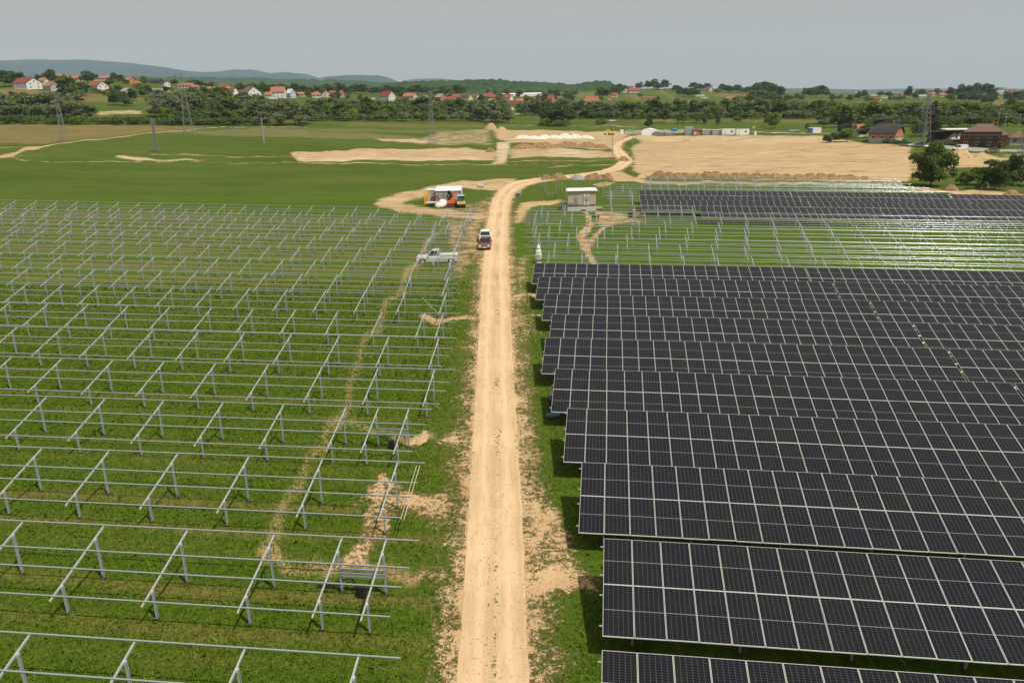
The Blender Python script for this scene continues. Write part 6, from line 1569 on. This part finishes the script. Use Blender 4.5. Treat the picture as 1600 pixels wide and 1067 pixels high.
# ------------------------------------------------------------------ wire fence at the orchard
fp = [at(a, b) for a, b in [(1424,288),(1440,290),(1457,291),(1480,292.5),(1503,295.5),(1533,300),(1566,300),(1582,299),(1610,297)]]
o = empty('wire_fence', fp[0], 0, 'wire mesh fence on pale posts in front of the orchard', 'fence')
FW = M_('fence_wire', (.24, .25, .25), .5, .4); b = MB(); o0 = fp[0]
for i in range(len(fp) - 1):
    a, c_ = fp[i] - o0, fp[i + 1] - o0
    a.z = gz(fp[i].x, fp[i].y) - o0.z; c_.z = gz(fp[i + 1].x, fp[i + 1].y) - o0.z
    n_ = max(1, int((c_ - a).length / 3))
    for j in range(n_):
        q = a.lerp(c_, j / n_); MB().tube(q, q + Vector((0, 0, 1.7)), .045, 6).build('post', FW, o)
    for z_ in (.15, .45, .75, 1.05, 1.35, 1.62): b.beam(a + Vector((0, 0, z_)), c_ + Vector((0, 0, z_)), .012, .012)
b.build('mesh_wires', FW, o)
q = fp[7] - o0; MB().beam(q + Vector((.0, 0, 1.7)), q + Vector((1.6, -.6, 0)), .07, .07).build('brace', GALV, o)
# hedge and low fence in front of the brown inn
o = empty('picket_fence', at(1460, 226), 0, 'low dark picket fence between the pylon and the clipped hedge', 'fence'); b = MB()
L_ = (at(1500, 227) - at(1460, 226)).length
for i in range(26): b.box((L_ * i / 25, 0, .8), (.12, .06, 1.6))
b.build('pickets', STEELD, o); MB().box((L_ / 2, 0, 1.3), (L_, .05, .1)).build('rail', STEELD, o)
for i in range(9): tpx('bush', 1474 + i * 3.4, 224.2 + i * .1, 8, 6, 'clipped evergreen of the dense row before the open shed', 'row of clipped evergreens')

# ------------------------------------------------------------------ grass blades near the camera
def grass(name, n_, ylo, yhi, size, seed, mat):
    g = np.random.default_rng(seed)
    y = ylo + (yhi - ylo) * g.random(n_) ** 1.25; x = (g.random(n_) * 2 - 1) * .88 * y
    k = gmask('dirt', x, y); r_ = gmask('row', x, y)
    # keep off the road and thin out on bare soil, clumped
    cl = np.sin(x * 1.9 + np.sin(y * 1.3) * 2) * np.sin(y * 1.7 + np.sin(x * 1.1) * 2)
    keep = (g.random(n_) > k * 1.35) & (k < .75) & (g.random(n_) > r_ * .6)
    ci = y + x * math.tan(TH)
    keep &= ~((x > 5) & (np.min(np.abs(ci[:, None] - (np.array([c_[1] + c_[0] * math.tan(TH) for c_ in RP[:8]]) - 2.6)[None]), 1) < 1.9))
    x, y = x[keep], y[keep]; m_ = len(x); z = hz(x, y)
    a = g.uniform(0, 6.28, m_); s_ = size * g.uniform(.5, 1.3, m_) * (1 + 1.1 * (g.random(m_) < .04)) * (1 + y / 120) * (1 + .25 * cl[keep]); lean = g.normal(0, .45, (m_, 2)) * s_[:, None]
    dx, dy = np.cos(a) * s_ * .30, np.sin(a) * s_ * .30
    b0 = np.stack([x - dx, y - dy, z - .01], 1); b1 = np.stack([x + dx, y + dy, z - .01], 1); t_ = np.stack([x + lean[:, 0], y + lean[:, 1], z + s_ * .75], 1)
    vs = np.stack([b0, b1, t_], 1).reshape(-1, 3)
    me = npmesh(name, vs, np.arange(m_ * 3).reshape(-1, 3), mat, 3)
    at_ = me.attributes.new('tone', 'FLOAT', 'FACE'); at_.data.foreach_set('value', np.clip(.5 * g.random(m_) + .25 * cl[keep] + .25, 0, 1).astype(np.float32))
    return me
n = NT('grass_blades'); t = n.n('ShaderNodeAttribute', attribute_name='tone').outputs['Fac']; pz = n.pos()
col = n.mix(t, (0.040, 0.086, 0.003), (0.130, 0.210, 0.010)); col = n.mix(n.math('MULTIPLY', n.ramp(n.noise(pz, .35, 3), .5, .7), .5), col, (.20, .18, .035))
n.out(col, .8); GB = n.mat
tr = n.n('ShaderNodeBsdfTranslucent'); n.set(tr.inputs[0], col); ms = n.n('ShaderNodeMixShader'); ms.inputs[0].default_value = .3
oo = [q_ for q_ in n.t.nodes if q_.type == 'OUTPUT_MATERIAL'][0]; n.t.links.new(n.b.outputs[0], ms.inputs[1]); n.t.links.new(tr.outputs[0], ms.inputs[2]); n.t.links.new(ms.outputs[0], oo.inputs['Surface'])
g = np.random.default_rng(21)
# loose stones on the road and its bare margins
n_ = 9000; y = 19 + 60 * g.random(n_) ** 1.4; x = g.uniform(-6.5, 4.5, n_); kp = gmask('dirt', x, y) > .55; x, y = x[kp], y[kp]; n_ = len(x); z = hz(x, y) + .03
s_ = .012 + .03 * g.random(n_) ** 3; o6 = np.array([(1,0,0),(0,1,0),(-1,0,0),(0,-1,0),(0,0,.8),(0,0,-.6)]); jit = 1 + g.normal(0, .25, (n_, 6, 1))
vs = np.stack([x, y, z], 1)[:, None] + o6[None] * jit * s_[:, None, None]
f8 = np.array([(0,1,4),(1,2,4),(2,3,4),(3,0,4),(1,0,5),(2,1,5),(3,2,5),(0,3,5)])
tag(link('gravel', npmesh('gravel', vs.reshape(-1, 3), (f8[None] + 6 * np.arange(n_)[:, None, None]).reshape(-1, 3), M_('stones', (.40, .31, .21), .9, 0, .3, 2), 3)), 'loose small stones scattered over the dirt road and its bare edges', 'gravel', kind='stuff')
tag(link('grass', grass('grass', 640000, 17.5, 85, .088, 3, GB)), 'short tufted meadow grass between the racks and along the road', 'grass', kind='stuff')

# ------------------------------------------------------------------ haze: the summer air
hb = MB(); hb.box((0, 6680, 400), (112000, 13900, 1000))
me = hb.mesh('haze', []); 
hm = bpy.data.materials.new('haze'); hm.use_nodes = True; ht = hm.node_tree; ht.nodes.remove(ht.nodes['Principled BSDF'])
pv = ht.nodes.new('ShaderNodeVolumePrincipled'); pv.inputs['Color'].default_value = (.66, .81, .98, 1); pv.inputs['Density'].default_value = HAZE_D; pv.inputs['Anisotropy'].default_value = 0.0
ht.links.new(pv.outputs[0], [q_ for q_ in ht.nodes if q_.type == 'OUTPUT_MATERIAL'][0].inputs['Volume'])
me.materials.append(hm); tag(link('haze', me), 'thin bluish summer haze over the whole plain', 'haze', kind='stuff')
